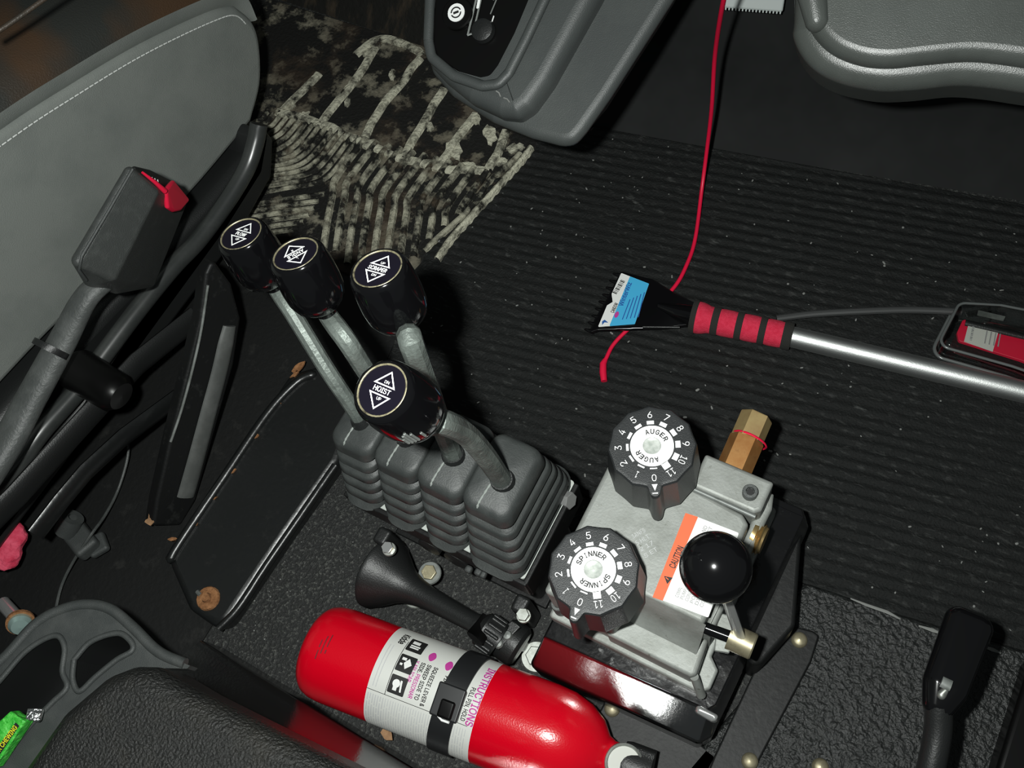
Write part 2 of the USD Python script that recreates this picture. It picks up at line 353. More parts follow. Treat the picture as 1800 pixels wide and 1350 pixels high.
for i, (x, y, rr, asp, an) in enumerate([(800, 262, .018, .5, 2.2), (862, 236, .014, .55, 2.2), (908, 262, .010, .7, .5), (748, 286, .010, .4, .4), (530, 205, .010, .5, 1.0), (508, 190, .008, .6, .8), (645, 92, .011, .5, 2.0),
                                           (690, 132, .010, .4, 2.0), (612, 180, .008, .5, 2.0), (880, 285, .010, .5, .4), (756, 225, .007, .6, 2.2), (655, 250, .008, .4, .3), (838, 210, .010, .5, 2.2), (825, 290, .009, .35, .2), (585, 228, .007, .4, .4)]):
    c = P(x, y, .004); m_ = flake((0, 0, 0), rr, 40 + i, .0016, 17, asp, an); m_.apply_translation(c); t.part('mud_patch', m_, K['mat_mud'], False)
X0 = -.578
def clip(path):
    out = []
    for q in spline(path, 6):
        if not MB.buffer(-.008).contains(Point(*q)): break
        out.append(q)
    return np.array(out)
xs = [X0 + .006 + .0145 * k for k in range(11)]
for i, x in enumerate(xs):
    yt = yrow(x) - .008; yb = .383 + .35 * (x - X0) * .3
    p = clip([(x, yt), (x - .003, (yt + yb) / 2), (x - .003, yb + .006), (x + .004, yb - .008), (x + .02, yb - .045), (x + .045, yb - .095)])
    if len(p) > 4: t.part('rib', ridge(p, .0082, .0045), K['mat_rib'], 50)
for i in range(15):
    x = X0 - .0085 * (i + .3)
    yt = yrow(x) - .008; yb = .385 + .2 * (x - X0) * -.3 + .028 * i / 15
    p = clip([(x, yt), (x - .001, (yt + yb) / 2), (x - .004, yb + .008), (x - .014, yb - .006), (x - .045, yb - .026), (x - .085, yb - .054)])
    if len(p) > 4: t.part('rib', ridge(p, .0052, .0036), K['mat_rib'], 50)
for i in range(7):                          # the lower ribs of the left fan
    x = X0 + .002 - .0005 * i; y = .372 - .0095 * i
    p = clip([(x, y), (x - .03, y - .018), (x - .075, y - .046), (x - .12, y - .07)])
    if len(p) > 4: t.part('rib', ridge(p, .0055, .0036), K['mat_rib'], 50)

# ================================================================ driver's seat
t = Thing('driver_seat', 'grey vinyl driver seat cushion with white stitched seam at upper left', 'seat', (-.8, .1, 0))
bottom = [(-.30, .185), (.035, .147), (.15, .125), (.272, .100), (.377, .090)]
nose = [(.409, .110), (.430, .140), (.436, .165)]
seam = [(.427, .193), (.398, .213), (.326, .247), (.257, .273), (.187, .296), (.05, .332), (-.30, .385)]
YZ = np.array([[0, 0, 1, 0], [1, 0, 0, 0], [0, 1, 0, 0], [0, 0, 0, 1]], float)   # (y, z, x) frame
SX = -.632
def yz(mesh): return at(mesh, YZ)
out = np.vstack([spline(bottom, 5)[:-1], spline(bottom[-1:] + nose + seam[:1], 5)[:-1], spline(seam, 6)])
t.part('side_panel', yz(prism(out, -1.05, SX, .007)), K['seat_vinyl'], 60)
sp = spline([(.436, .165)] + seam, 10); tg = np.gradient(sp, axis=0); tg /= np.linalg.norm(tg, axis=1)[:, None]; nn = np.stack([tg[:, 1], -tg[:, 0]], 1)
nn[nn[:, 1] < 0] *= -1
prof = [(-.012, .012), (-.001, .0045), (.006, .0005), (.014, -.001), (.023, .004), (.031, .013), (.038, .028), (.042, .050), (.044, .075), (.043, .12), (.041, .2), (.040, .42)]
rows = []
for k, (q, n) in enumerate(zip(sp, nn)):
    s = min(1, .25 + k / 14)
    rows.append([(SX - b, q[0] + n[0] * a * s, q[1] + n[1] * a * s) for a, b in prof])
t.part('bolster', grid([r[:4] for r in rows]), K['seat_vinyl'], 80)  # paler strip: the light on the camera-facing curve is put into its colour
t.part('cushion_top', grid([r[3:] for r in rows]), K['seat_top'], 80)  # darker past the strip: grazing light painted in, besides darker leather
arc = [0]
for a, b in zip(sp[:-1], sp[1:]): arc.append(arc[-1] + np.linalg.norm(b - a))
st = []
for s in np.arange(.012, arc[-1], .0052):
    y = np.interp(s, arc, sp[:, 0]); z = np.interp(s, arc, sp[:, 1]); d = V(np.interp(s, arc, tg[:, 0]), np.interp(s, arc, tg[:, 1])); n = V(d[1], -d[0]); n *= np.sign(n[1]) or 1
    c = V(SX + .0005, y - n[0] * .008, z - n[1] * .008)
    st.append(hull([(c - V(0, *d) * .0015, .0007), (c + V(0, *d) * .0015, .0007)], 6))
t.part('stitching', join(*st), K['thread'], 40, kind='stuff')
t.part('top_seam', tube(spline([P(-20, 66, .40), P(25, 36, .398), P(70, 4, .396), P(110, -24, .394)], 6), .0016, 8), K['seat_top'], 60)

sk = [(-.30, .18), (.035, .142), (.15, .120), (.272, .095), (.370, .084), (.378, .078), (.375, .066), (.35, .056), (.27, .05), (.1, .052), (-.30, .06)]
t.part('skirt', yz(prism(rpoly(sk, .008), -1.0, -.612, .012)), K['black_plastic'], 50)
rail = [PX(x, y, -.60) for x, y in [(455, 218), (449, 250), (434, 295), (400, 352), (350, 420), (303, 470), (240, 547), (170, 640), (135, 688), (75, 755), (30, 815), (-40, 890)]]
t.part('rail', tube(spline(rail, 6), .0085, 14), K['rail_black'], 60)
t.part('skirt_flange', yz(prism(rpoly([(-.25, .11), (.1, .085), (.27, .075), (.335, .080), (.356, .100), (.368, .102), (.370, .085), (.345, .055), (.28, .045), (.1, .055), (-.25, .075)], .006), -.64, -.602, .006)), K['black_plastic'], 50)
pg = PX(128, 645, -.585); pe = PX(228, 690, -.535)
t.part('adjuster_knob', lathe([(0, -.001), (.015, 0), (.018, .004), (.017, .046), (.012, .053), (0, .054)], 28, frame(pg, V(1, -.05, -.12))), K['panel_black'], 40)
t.part('link_bar', tube([PX(x, y, -.545) for x, y in [(330, 685), (215, 770), (150, 830), (108, 880), (62, 940)]], .010, 10, .45, (1, 0, 0)), K['black_steel'], 40)
t.part('link_bar', tube([PX(x, y, -.57) for x, y in [(340, 560), (240, 640), (130, 760), (30, 870), (-30, 930)]], .013, 10, .45, (1, 0, 0)), K['black_plastic'], 40)

# pressed strut standing between the seat base and the plate
t = Thing('seat_strut', 'black pressed steel strut with a pale worn ridge below the buckle', 'strut', (-.5, .1, .02))
fm = frame(V(-.505, 0, 0), (1, -.12, .25), (0, 1, 0))
strut = local([(375, 455), (408, 500), (424, 560), (412, 640), (378, 760), (345, 880), (318, 925), (268, 925), (275, 880), (300, 770), (330, 650), (352, 560), (362, 480)], fm)
t.part('channel', prism(rpoly(strut, .004), -.012, 0, .003, fm), K['black_paint'], 40)
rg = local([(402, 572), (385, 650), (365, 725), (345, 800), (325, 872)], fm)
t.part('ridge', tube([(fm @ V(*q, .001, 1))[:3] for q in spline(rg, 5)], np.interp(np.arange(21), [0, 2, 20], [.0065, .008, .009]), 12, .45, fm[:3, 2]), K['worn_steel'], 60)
t.part('edge_bead', tube([(fm @ V(*q, .002, 1))[:3] for q in spline(local([(363, 500), (352, 575), (338, 640), (318, 715), (298, 775)], fm), 5)], .0013, 8), K['grey_metal'], 60)

# seat-belt buckle
bp0, bp1 = PX(180, 505, -.545), PX(283, 312, -.548)
ax = unit(bp1 - bp0)
t = Thing('seat_belt_buckle', 'black seat belt buckle with a red release button on its stalk', 'seat belt buckle', bp0)
hp = [(PX(x, y, X), r) for x, y, X, r in [(228, 304, -.532, .0045), (140, 458, -.532, .0055), (266, 338, -.528, .0055), (192, 480, -.528, .007), (318, 356, -.562, .0045), (258, 492, -.565, .007),
      (228, 306, -.560, .005), (140, 460, -.565, .005), (160, 490, -.545, .006), (205, 503, -.545, .006), (160, 490, -.565, .006), (318, 352, -.575, .004)]]
t.part('housing', hull(hp, 24), K['buckle'], 40)
t.part('seam_line', tube([PX(x, y, X) for x, y, X in [(233, 297, -.5285), (190, 372, -.5275), (144, 450, -.5265), (139, 474, -.5285), (152, 492, -.533)]], .0011, 8), K['dark_plastic'], 60)
t.part('top_cap', hull([(PX(x, y, X), .002) for x, y, X in [(236, 297, -.535), (262, 303, -.54), (300, 322, -.55), (322, 340, -.56), (285, 328, -.54)]], 12), K['black_plastic'], 40)
rb = t.part('release_button', hull([(PX(x, y, X), .0022) for x, y, X in [(291, 336, -.531), (294, 362, -.532), (302, 368, -.535), (314, 366, -.542), (327, 351, -.550), (303, 322, -.540), (297, 328, -.535)]], 14), K['red_plastic'], 40, label='bright red release button')
t.part('button_edge', tube([PX(250, 303, -.529), PX(272, 320, -.5265), PX(290, 336, -.5265)], [.0010, .0016, .0022], 8), K['red_plastic'], 60, under=rb)
for k in range(4): t.part('print_mark', tube([PX(262 + 5 * k, 309 + 2.2 * k, -.528 - .0015 * k), PX(263 + 5 * k, 315 + 2.2 * k, -.5275 - .0015 * k)], .0005, 6), K['thread'], False)
stalk = [bp0 + ax * .008, PX(150, 525, -.55), PX(110, 600, -.556), PX(55, 700, -.56), PX(15, 775, -.56), PX(-40, 860, -.56)]
t.part('stalk', tube(spline(stalk, 6), np.interp(np.arange(31), [0, 6, 14, 30], [.0095, .0105, .0125, .014]), 16, .75), K['stalk'], 60)
t.part('stalk_band', tube([PX(92, 608, -.553), PX(86, 618, -.553)], .0135, 16), K['black_plastic'], 60)

# long embossed plate
t = Thing('seat_mounting_plate', 'long black steel plate with rolled edges and rusty washer', 'mounting plate', (-.45, .07, 0))
plate = [P(x, y, .018)[:2] for x, y in [(293, 985), (360, 880), (430, 770), (508, 655), (560, 640), (640, 700), (594, 812), (500, 945), (398, 1096), (375, 1102), (330, 1070)]]
t.part('plate', prism(rpoly(plate, .012), 0, .018, .007), K['black_steel'], 50)
t.part('rolled_edge', tube(spline([P(x, y, .019) for x, y in [(296, 990), (318, 952), (395, 838), (470, 728), (522, 672), (556, 656)]], 6), [.0008] + [.0044] * 29 + [.002], 12), K['black_steel'], 60)
t.part('rolled_edge', tube(spline([P(x, y, .017) for x, y in [(590, 818), (530, 905), (468, 995), (420, 1068), (385, 1105)]], 6), .0036, 12), K['black_steel'], 60)
for i, (x, y, rr, asp, an) in enumerate([(522, 642, .008, .45, 1.2), (515, 655, .006, .35, 1.2), (478, 712, .008, .2, 1.0), (440, 768, .009, .2, 1.0), (400, 828, .009, .2, 1.0), (362, 880, .010, .2, 1.0), (330, 925, .008, .25, 1.0), (300, 945, .005, .4, .6)]):
    t.part('rust_patch', flake(P(x + 5, y + 3, .0185), rr, i, .0015, 9, asp, an), K['rust'], False)
t.part('rusty_washer', lathe([(0, .0062), (.0035, .0062), (.0045, .003), (.0095, .0024), (.0105, .001), (.0108, -.002)][::-1], 20, frame(P(366, 1052, .0185), (0, 0, 1))), K['rust'], 40, label='orange rusty washer')
t.part('clip_pin', tube([P(347, 1040, .02), P(352, 1046, .021)], .002, 8), K['grey_metal'])

single('dried_leaf', join(flake(P(263, 917, .03), .0055, 5, .001, 7, .7, .3), tube([P(262, 912, .03), P(266, 878, .034)], .0009, 6)), K['tan_leaf'], 'small tan dried leaf beside the black seat strut', 'leaf', smooth=False)
single('dried_leaf', flake(P(681, 1290, .012), .0075, 9, .0012, 8, .55, -.3), K['tan_leaf'], 'tan leaf scrap on the floor under the red cylinder', 'leaf', smooth=False)
single('rust_chip', noisy(rbox((.010, .008, .010), .003, P(597, 714, .012)), .002, 200, 3), K['rust'], 'orange rusty chip left of the rubber boots', 'rust chip')

# small hardware at far left
t = Thing('wire_clip', 'grey plastic wire clip on the dark floor below the seat', 'clip', P(150, 945, .01))
c = P(140, 945, .02); t.part('body', rbox((.040, .022, .016), .004).apply_transform(frame(c, (0, .1, 1), (.95, -.28, 0))), K['dark_plastic'])
t.part('jaw', lathe([(.004, 0), (.010, 0), (.010, .018), (.004, .018)], 20, frame(P(115, 935, .028), (.2, .6, .4))), K['dark_plastic'])
t.part('tail', rbox((.020, .018, .008), .003).apply_transform(frame(P(172, 958, .014), (0, 0, 1), (.8, -.5, 0))), K['dark_plastic'])
single('thin_cable', tube(spline([P(x, y, z) for x, y, z in [(222, 760, .03), (225, 800, .02), (208, 860, .012), (185, 905, .02), (160, 940, .032), (130, 985, .02), (108, 1030, .01), (96, 1080, .008)]], 6), .0014, 8), K['stalk'], 'thin dark cable passing over the grey wire clip', 'cable')
rg = P(0, 950, .05)
rag = hull([(P(x, y, z), r) for x, y, z, r in [(5, 918, .06, .006), (30, 928, .055, .005), (36, 948, .05, .005), (14, 985, .05, .007), (0, 990, .05, .007), (-40, 940, .06, .01), (-30, 985, .04, .01)]], 20)
rv = from_manifold(m3.Manifold(m3.Mesh(np.asarray(rag.vertices, np.float32), np.asarray(rag.faces, np.uint32))).refine_to_length(.003))
single('red_rag', noisy(rv, .006, 70, 2), K['red_cloth'], 'crumpled pinkish red rag at the left edge', 'rag', smooth=70)
t = Thing('shiny_bolt', 'shiny domed bolt with rusty rim at the left edge', 'bolt', P(40, 1090, .05))
bf = frame(P(36, 1092, .05), (.75, -.35, .55))
t.part('washer', lathe([(.0, 0), (.0115, 0), (.0115, .003), (0, .003)], 24, bf), K['rust'], 30)
t.part('head', lathe([(0, .003), (.0095, .003), (.0095, .006), (.007, .0095), (0, .0105)], 24, bf), K['teal'], 30)
t.part('shank', tube([P(5, 1060, .04), P(28, 1085, .046)], .006, 14), K['chrome'])

# ================================================================ tray and cushion at lower left
PADPX = [(20, 1362), (100, 1250), (178, 1184), (225, 1166), (265, 1167), (330, 1206), (600, 1342), (760, 1420), (740, 1640), (60, 1640)]
t = Thing('storage_tray', 'dark grey plastic storage tray with two hollows at lower left', 'tray', P(120, 1150, .1))
zt = .15
tp = lambda pp: spline([P(x, y, zt)[:2] for x, y in pp], 6)
outer = np.vstack([tp([(-90, 1235), (0, 1162), (60, 1098), (105, 1072), (150, 1062), (192, 1070), (232, 1102), (278, 1146), (334, 1170)]), tp([(322, 1182), (285, 1180), (255, 1195), (200, 1200), (140, 1245), (70, 1330), (20, 1420)]), [P(-120, 1420, zt)[:2]]])
h1 = tp([(-60, 1262), (0, 1196), (40, 1150), (75, 1125), (102, 1118), (114, 1140), (110, 1180), (118, 1208), (92, 1235), (60, 1268), (10, 1325), (-50, 1370), (-60, 1262)])
h2 = tp([(130, 1160), (160, 1128), (205, 1113), (228, 1125), (233, 1143), (205, 1160), (168, 1190), (140, 1215), (128, 1195), (130, 1160)])
pad = Polygon([P(x, y, .2)[:2] for x, y in PADPX]).buffer(.004)
body = Polygon(outer).buffer(0).difference(pad).difference(Polygon(h1).buffer(0)).difference(Polygon(h2).buffer(0))
body = max(getattr(body, 'geoms', [body]), key=lambda g: g.area)
t.part('body', holed(body, .138, zt), K['dark_plastic'], 30)
for nm, hh in (('hollow', h1), ('hollow', h2)):
    c = np.mean(hh, 0); rows = [[(*(c + (q - c) * s), z) for q in hh] for s, z in ((1.0, zt), (.93, zt - .02), (.85, zt - .05), (.6, zt - .06), (0., zt - .06))]
    t.part(nm, grid(rows), K['black_plastic'], 50)
    t.part('rim', tube([(*q, zt) for q in hh], .0022, 8), K['dark_plastic'], 60)
t.part('outer_rim', tube([(*q, zt - .001) for q in outer[:48]], .004, 10), K['dark_plastic'], 60)

t = Thing('gum_pack', 'green gum pack with black strip and silver foil in the tray', 'gum pack', P(20, 1300, .14))
gm = frame(P(12, 1300, .165), (.15, -.1, 1), P(60, 1262, .165) - P(0, 1335, .165))
gq = local([(18, 1250), (45, 1268), (-10, 1350), (-60, 1340), (-60, 1320)], gm)
t.part('sleeve', prism(rpoly(gq, .001), -.010, 0, .001, gm), K['green'], 30)
gs = local([(28, 1270), (34, 1276), (-4, 1332), (-16, 1330)], gm)
t.part('strip', prism(gs, 0, .0004, 0, gm), K['black_ink'], False)
a_, b_ = local([(-9, 1328), (29, 1276)], gm)
tm = gm @ np.array([[math.cos(0), 0, 0, (a_[0] + b_[0]) / 2], [0, 1, 0, (a_[1] + b_[1]) / 2], [0, 0, 1, .0005], [0, 0, 0, 1]])
an = math.atan2(b_[1] - a_[1], b_[0] - a_[0]); tm[:3, :3] = tm[:3, :3] @ np.array([[math.cos(an), -math.sin(an), 0], [math.sin(an), math.cos(an), 0], [0, 0, 1]])
t.part('lettering', text('TER CHEWING', .0034, tm, bold=True, width=np.linalg.norm(b_ - a_) * .98), K['yellow_ink'], False, label='yellow lettering')
fo = rbox((.010, .008, .005), .001).apply_transform(frame(P(60, 1256, .160), (.3, .2, 1), (.8, .4, 0)))
t.part('foil', noisy(fo, .002, 150, 1), K['foil'], False)

t = Thing('seat_pad', 'black grained leather seat pad at the bottom left corner', 'seat pad', P(300, 1300, .1))
cm = [P(x, y, .2)[:2] for x, y in PADPX]
t.part('cover', prism(rpoly(cm, .012), .150, .2, .016, steps=6), K['leather'], 60)
sl = Thing('seat_side_panel', 'glossy black sloping panel mirroring the red cylinder beside it', 'panel', (-.3, -.08, 0))
PSL = [(-.0605, -.0), (-.0612, .039), (-.0625, .0425), (-.068, .0465), (-.072, .0495), (-.076, .0527), (-.080, .0562), (-.085, .0610), (-.090, .0664), (-.095, .0722), (-.100, .0783), (-.108, .0885), (-.120, .105), (-.130, .118)]
sl.part('panel', grid([[(-.405, y, z), (-.30, y, z), (-.05, y, z)] for y, z in PSL]), K['mirror_paint'], 50)

# ================================================================ lever valve with four rubber boots
t = Thing('lever_valve', 'black hydraulic lever valve topped by four ribbed rubber boots', 'control valve', (-.24, .13, 0))
bx0, bx1, by0, by1 = -.3215, -.1755, .110, .160
t.part('housing', rbox((.132, .062, .124), .006, (-.240, .128, .064)), K['black_plastic'], 40)
t.part('front_lip', rbox((.158, .004, .030), .0012, (-.2405, .0875, .116)), K['black_paint'], 40)
t.part('end_plate', rbox((.004, .082, .034), .0012, (-.1630, .128, .114)), K['black_paint'], 40)
t.part('gasket_plate', prism(rpoly([(-.320, .0895), (-.1645, .0895), (-.1645, .170), (-.320, .170)], .003), .1275, .1305, .0008), K['gasket'], 40)
pit = (bx1 - bx0) / 4
def rrect(w, d, r, n=6):
    p = []
    for cx, cy, a0 in ((w - r, d - r, 0), (-w + r, d - r, 90), (-w + r, -d + r, 180), (w - r, -d + r, 270)):
        for k in range(n + 1): a = math.radians(a0 + 90 * k / n); p.append((cx + r * math.cos(a), cy + r * math.sin(a)))
    return np.array(p)
def boot(cx, cy, fx, lean, ztop):
    rows = []
    prof = [(1.0, .0015), (.62, .0003), (.34, -.0004), (.16, -.0012), (.05, -.0032)]        # top, from the neck outward (scale, dz)
    w, d = pit / 2 - .0004, (by1 - by0) / 2 + .002
    rows.append([(cx, cy, ztop + .002)] * 28)
    for s, dz in ((.22, .0018), (.55, .0008), (.82, -.0002), (.92, -.001)):
        rows.append([(cx + q[0] * s, cy + q[1] * s, ztop + dz + lean * q[0] * s) for q in rrect(w, d, .009)])
    z = -.0022; bel = []
    bel += [(.0002, -.0030), (.0, -.006), (.0002, -.0125), (.0022, -.0148)]
    for k in range(4):
        zz = -.0168 - .0122 * k; g = -.0006 * (k + 1)
        bel += [(.0052 + g, zz), (.0056 + g, zz - .0012), (.0014 + g, zz - .0030), (.0002 + g, zz - .0045), (.0002 + g, zz - .0085), (.0024 + g, zz - .0105)]
    bel += [(.002, -.066), (-.004, -.069), (-.006, -.0698)]
    for ins, dz in bel:
        f = max(0, 1 + dz / .066)
        rows.append([(cx + q[0] + (fx * (1 - f) if q[0] > 0 else 0), cy + q[1] - (.0195 * (1 - f) if q[1] < 0 else -.008 * (1 - f)), ztop * 0 + .2 + (ztop - .2) * f + dz + lean * q[0] * f) for q in rrect(w - max(ins, .0) , d - ins, .009 - min(ins, .004))])
    return grid(rows[::-1], True)
tops = [.199, .199, .202, .203]; leans = [.05, .0, -.10, -.12]
for i in range(4):
    cx = bx0 + pit * (i + .5)
    b = t.part('boot', boot(cx, (by0 + by1) / 2, .0105 if i == 3 else 0, leans[i], tops[i]), K['boot'], 38)
    z_ = tops[i] + .0009
    q = [(cx - .002 + leans[i] * 0, by0 + .022, z_ + .0008), (cx - .003, by0 + .012, z_ + .0004), (cx - .004, by0 + .002, z_ - .0012), (cx - .004, by0 - .0018, z_ - .0035)]
    if i != 1: q = [(cx + (p[0] - cx), p[1], p[2] + leans[i] * (p[0] - cx)) for p in q]
    t.part('mould_line', tube(spline(q, 5), [.0003] + [.0006, .0009, .0004, .0008] * 3 + [.001, .0007, .0005], 6, .6), K['boot_line'], 60, under=b)
for x, y, z, r in [(-.160, .157, .122, .0090), (-.160, .101, .116, .0085)]:
    mm = frame((x, y, z), (1, 0, 0))
    a = t.part('acorn_nut', join(hexa(r, .0065, m=mm), lathe([(r * .84, .006), (r * .82, .009), (r * .6, .0125), (0, .0145)], 24, mm)), K['chrome'] if y > .13 else K['dull_brass'], 30, label='shiny domed nut' if y > .13 else 'brass domed nut')
    t.part('washer', lathe([(0, -.0012), (r * 1.25, -.0012), (r * 1.25, .0), (0, .0)], 24, mm), K['zinc'], 30, under=a)
nm = frame(P(958, 860, .134), (0, 0, 1)); t.part('stud_nut', hexa(.0065, .006, m=frame((-.166, .1555, .128), (.9, 0, .4))), K['chrome'], 30)
for x, y in [(760, 958), (795, 1000)]:
    t.part('port_boss', lathe([(0, 0), (.011, 0), (.010, .012), (0, .013)], 20, frame((P(x, y, .07)[0], .098, .072), (0, -1, .15))), K['black_plastic'], 40)
for x, y, z in [(824, 1001, .07), (841, 1006, .07), (849, 1010, .068)]: t.part('small_screw', rbox((.006, .006, .006), .002, P(x, y, z)), K['dark_plastic'], 40)
t.part('foot_bracket', rbox((.15, .07, .004), .0015, (-.243, .128, .0035)), K['black_paint'], 40)

# ---- the four levers
def emblem(word, up, dn, m):
    out = []
    def tri(s):
        a = np.array([(-.0068, .0022), (.0068, .0022), (.0005, .0102)]) * [1, s]
        g = Polygon(a); ring = g.difference(g.buffer(-.00075, join_style=2)); return holed(ring, 0, .0002, m)
    out += [tri(1), tri(-1)]
    out.append(text(word, .0026, m, .0002, True, width=min(.0122, .0026 * len(word) * .80)))
    sh = lambda y: m @ np.array([[1, 0, 0, .0006], [0, 1, 0, y], [0, 0, 1, 0], [0, 0, 0, 1]])
    out.append(text(up, .0016, sh(.0044), .0002)); out.append(text(dn, .0016, sh(-.0044), .0002))
    return join(*out)
KNOB = [(0, 0), (.0131, 0), (.0136, .0006), (.0148, .0006), (.0160, -.0006), (.0168, -.0030), (.0178, -.012), (.0182, -.022), (.0178, -.030), (.0160, -.036), (.0125, -.040), (.0085, -.0425), (.0065, -.0432), (.0065, -.0475), (0, -.0475)]
lever_specs = [
    ('black knob lever marked PLOW, the leftmost of the four control levers', (424, 412), .325, (480, 500), [(515, 552), (572, 645), (612, 705), (636, 742)], [.27, .245, .22, .198], 'PLOW', 'DN', 'UP', 0, -.3, .0054),
    ('black knob lever marked ANGLE, second of the four control levers', (520, 447), .352, (572, 545), [(610, 600), (652, 665), (690, 715), (716, 770)], [.30, .262, .23, .198], 'ANGLE', 'L', 'R', -118, -.25, .0060),
    ('black knob lever marked SCRAPER with straight greenish rod, behind the HOIST knob', (664, 473), .378, (712, 573), [(722, 600), (752, 680), (775, 745), (798, 803)], [.355, .30, .25, .200], 'SCRAPER', 'UP', 'DN', 0, -.2, .0066),
    ('bent lever with black knob marked HOIST, nearest of the four levers', (672, 686), .392, (748, 738), [(772, 740), (815, 760), (852, 800), (884, 846)], [.345, .305, .262, .201], 'HOIST', 'DN', 'UP', 0, 0, .0067)]
for lab, fpx, fz, npx, rpx, rz, word, up, dn, rot, _, rr in lever_specs:
    fc = P(*fpx, fz); nk = near(*npx, fc, .046); ax = unit(fc - nk)
    base = P(*rpx[-1], rz[-1])
    t = Thing('control_lever', lab, 'lever', base, 'control levers on the lever valve')
    path = [nk + ax * .004, nk - ax * .006] + [P(x, y, z) for (x, y), z in zip(rpx, rz)]
    rod = spline(path, 8)
    t.part('rod', tube(rod, rr * np.interp(np.arange(len(rod)), [0, 4, 12, len(rod)], [.95, .95, 1.06, 1]), 10), K['rod_steel'], 24)
    c, s = math.cos(math.radians(rot)), math.sin(math.radians(rot))
    km = frame(fc, ax, (c, s, 0))
    kn = t.part('knob', lathe(KNOB[::-1], 48, km), K['knob_gloss'], 32)
    t.part('face', lathe([(.0128, .0002), (0, .0002)], 40, km), K['purple_face'], 60, under=kn)
    t.part('ring', lathe([(.0139, .0001), (.0138, .0007), (.0134, .0009), (.0129, .0007), (.0128, .0001)], 40, km), K['gold_ring'], 60, under=kn)
    e = frame(fc + ax * .0002, ax, (c, s, 0)); t.part('emblem', emblem(word, up, dn, e), K['white_ink'], False, label='white printed words and arrows', under=kn)
    d = unit(rod[-1] - rod[-3])
    t.part('neck_collar', tube([base - d * .006, base - d * .001, base + d * .003], [rr + .0008, rr + .0022, rr + .0026], 18), K['black_plastic'], 50)
    if word == 'HOIST':
        sc = []
        for q, (a0, l) in enumerate([(-32, .010), (-26, .012), (-20, .009), (-8, .005), (-38, .006)]):
            a = math.radians(a0 - 22); rr2 = .01815
            sc.append(tube([(km @ V(rr2 * math.cos(a), rr2 * math.sin(a), -.028, 1))[:3], (km @ V(rr2 * math.cos(a), rr2 * math.sin(a), -.028 + l, 1))[:3]], .0008, 6))
        t.part('chipped_patch', join(*sc), K['grey_metal'], False, under=kn)

# ================================================================ air horn under the valve
t = ht = Thing('air_horn', 'black trumpet air horn lying under the lever valve', 'horn', (-.24, .048, 0))
hm = frame((-.300, .055, .034), (1, -.02, .17))
prof = [(.0260, .002), (.0295, -.001), (.0310, .0005), (.0308, .003), (.0290, .0055), (.0262, .011), (.0222, .017), (.0178, .023), (.0140, .030), (.0112, .039), (.0094, .052), (.0084, .070), (.0076, .096), (.0086, .100), (.0086, .103), (.0060, .104)]
t.part('bell', lathe([(.0, .03), (.012, .02)] + prof, 48, hm), K['black_plastic'], 40)
cm_ = frame((-.200, .053, .051), (.9, -.1, -.25))
col = []
for k in range(14):
    a = 2 * math.pi * k / 14
    col.append(rbox((.0030, .0030, .013), .001, (.0138 * math.cos(a), .0138 * math.sin(a), .012), 8))
t.part('collar', at(join(lathe([(.0, 0), (.010, .0005), (.0138, .004), (.0140, .020), (.0, .021)], 32), *col), cm_), K['black_plastic'], 35)
t.part('driver', lathe([(0, 0), (.015, .001), (.017, .004), (.017, .016), (.014, .019), (0, .02)], 36, frame((-.184, .056, .034), (.9, -.1, -.12))), K['black_plastic'], 35)
t.part('bracket_bar', tube([P(862, 1088, .055), P(850, 1104, .058), P(838, 1118, .066), P(834, 1123, .072)], .0075, 12, .25, (.3, .2, .9)), K['panel_black'], 40)
t.part('bracket_leg', rbox((.010, .010, .045), .003).apply_transform(frame(P(893, 1140, .018), (.1, -.1, 1))), K['black_plastic'], 40)
t.part('bracket_leg', rbox((.010, .010, .045), .003).apply_transform(frame(P(914, 1132, .018), (.1, -.1, 1))), K['black_plastic'], 40)
t.part('rivet', lathe([(0, 0), (.004, 0), (.003, .0022), (0, .003)], 14, frame(P(876, 1131, .05), (0, 0, 1))), K['grey_metal'], 40)
t.part('rivet', lathe([(0, 0), (.004, 0), (.003, .0022), (0, .003)], 14, frame(P(892, 1117, .05), (0, 0, 1))), K['grey_metal'], 40)
t.part('mount_plate', prism([P(x, y, .05)[:2] for x, y in [(858, 1122), (900, 1090), (915, 1102), (876, 1142)]], .046, .05, .001), K['black_plastic'], 40)

def bolt(name, label, px, py, z, r, h, m1, m2, wr=1.6, n=(0, 0, 1)):
    c = P(px, py, z); t = Thing(name, label, 'bolt', c, 'hex bolts around the horn'); f = frame(c, n)
    t.part('washer', lathe([(0, 0), (r * wr, 0), (r * wr, .0012), (r * wr * .93, .0022), (0, .0022)], 28, f), K[m2], 30)
    t.part('head', hexa(r, h, m=f @ frame((0, 0, .002), (0, 0, 1), (1, .4, 0))), K[m1], 30)
bolt('hex_bolt', 'large pale flange bolt on the floor left of the red mirror patch', 943, 1155, .002, .0082, .006, 'zinc', 'zinc', 1.55)
bolt('hex_bolt', 'pale bolt on the floor partly hidden under the horn throat', 732, 1046, .002, .0075, .005, 'zinc', 'zinc', 1.6)
bolt('hex_bolt', 'bright zinc bolt directly above the horn bell', 685, 966, .07, .0048, .006, 'chrome', 'zinc', 1.2)
bolt('hex_bolt', 'dull bolt between the horn cone and the lever valve', 756, 1008, .03, .0065, .004, 'dull_brass', 'grey_metal', 1.5)
bolt('hex_bolt', 'small zinc bolt between the horn collar and SPINNER dial', 921, 1083, .066, .0050, .006, 'zinc', 'zinc', 1.15)
for x, y in ((921, 1083), (685, 966)): ht.part('support_post', rbox((.012, .014, .062), .003, P(x, y, .035) + V(0, .004, 0)), K['black_plastic'], 40)

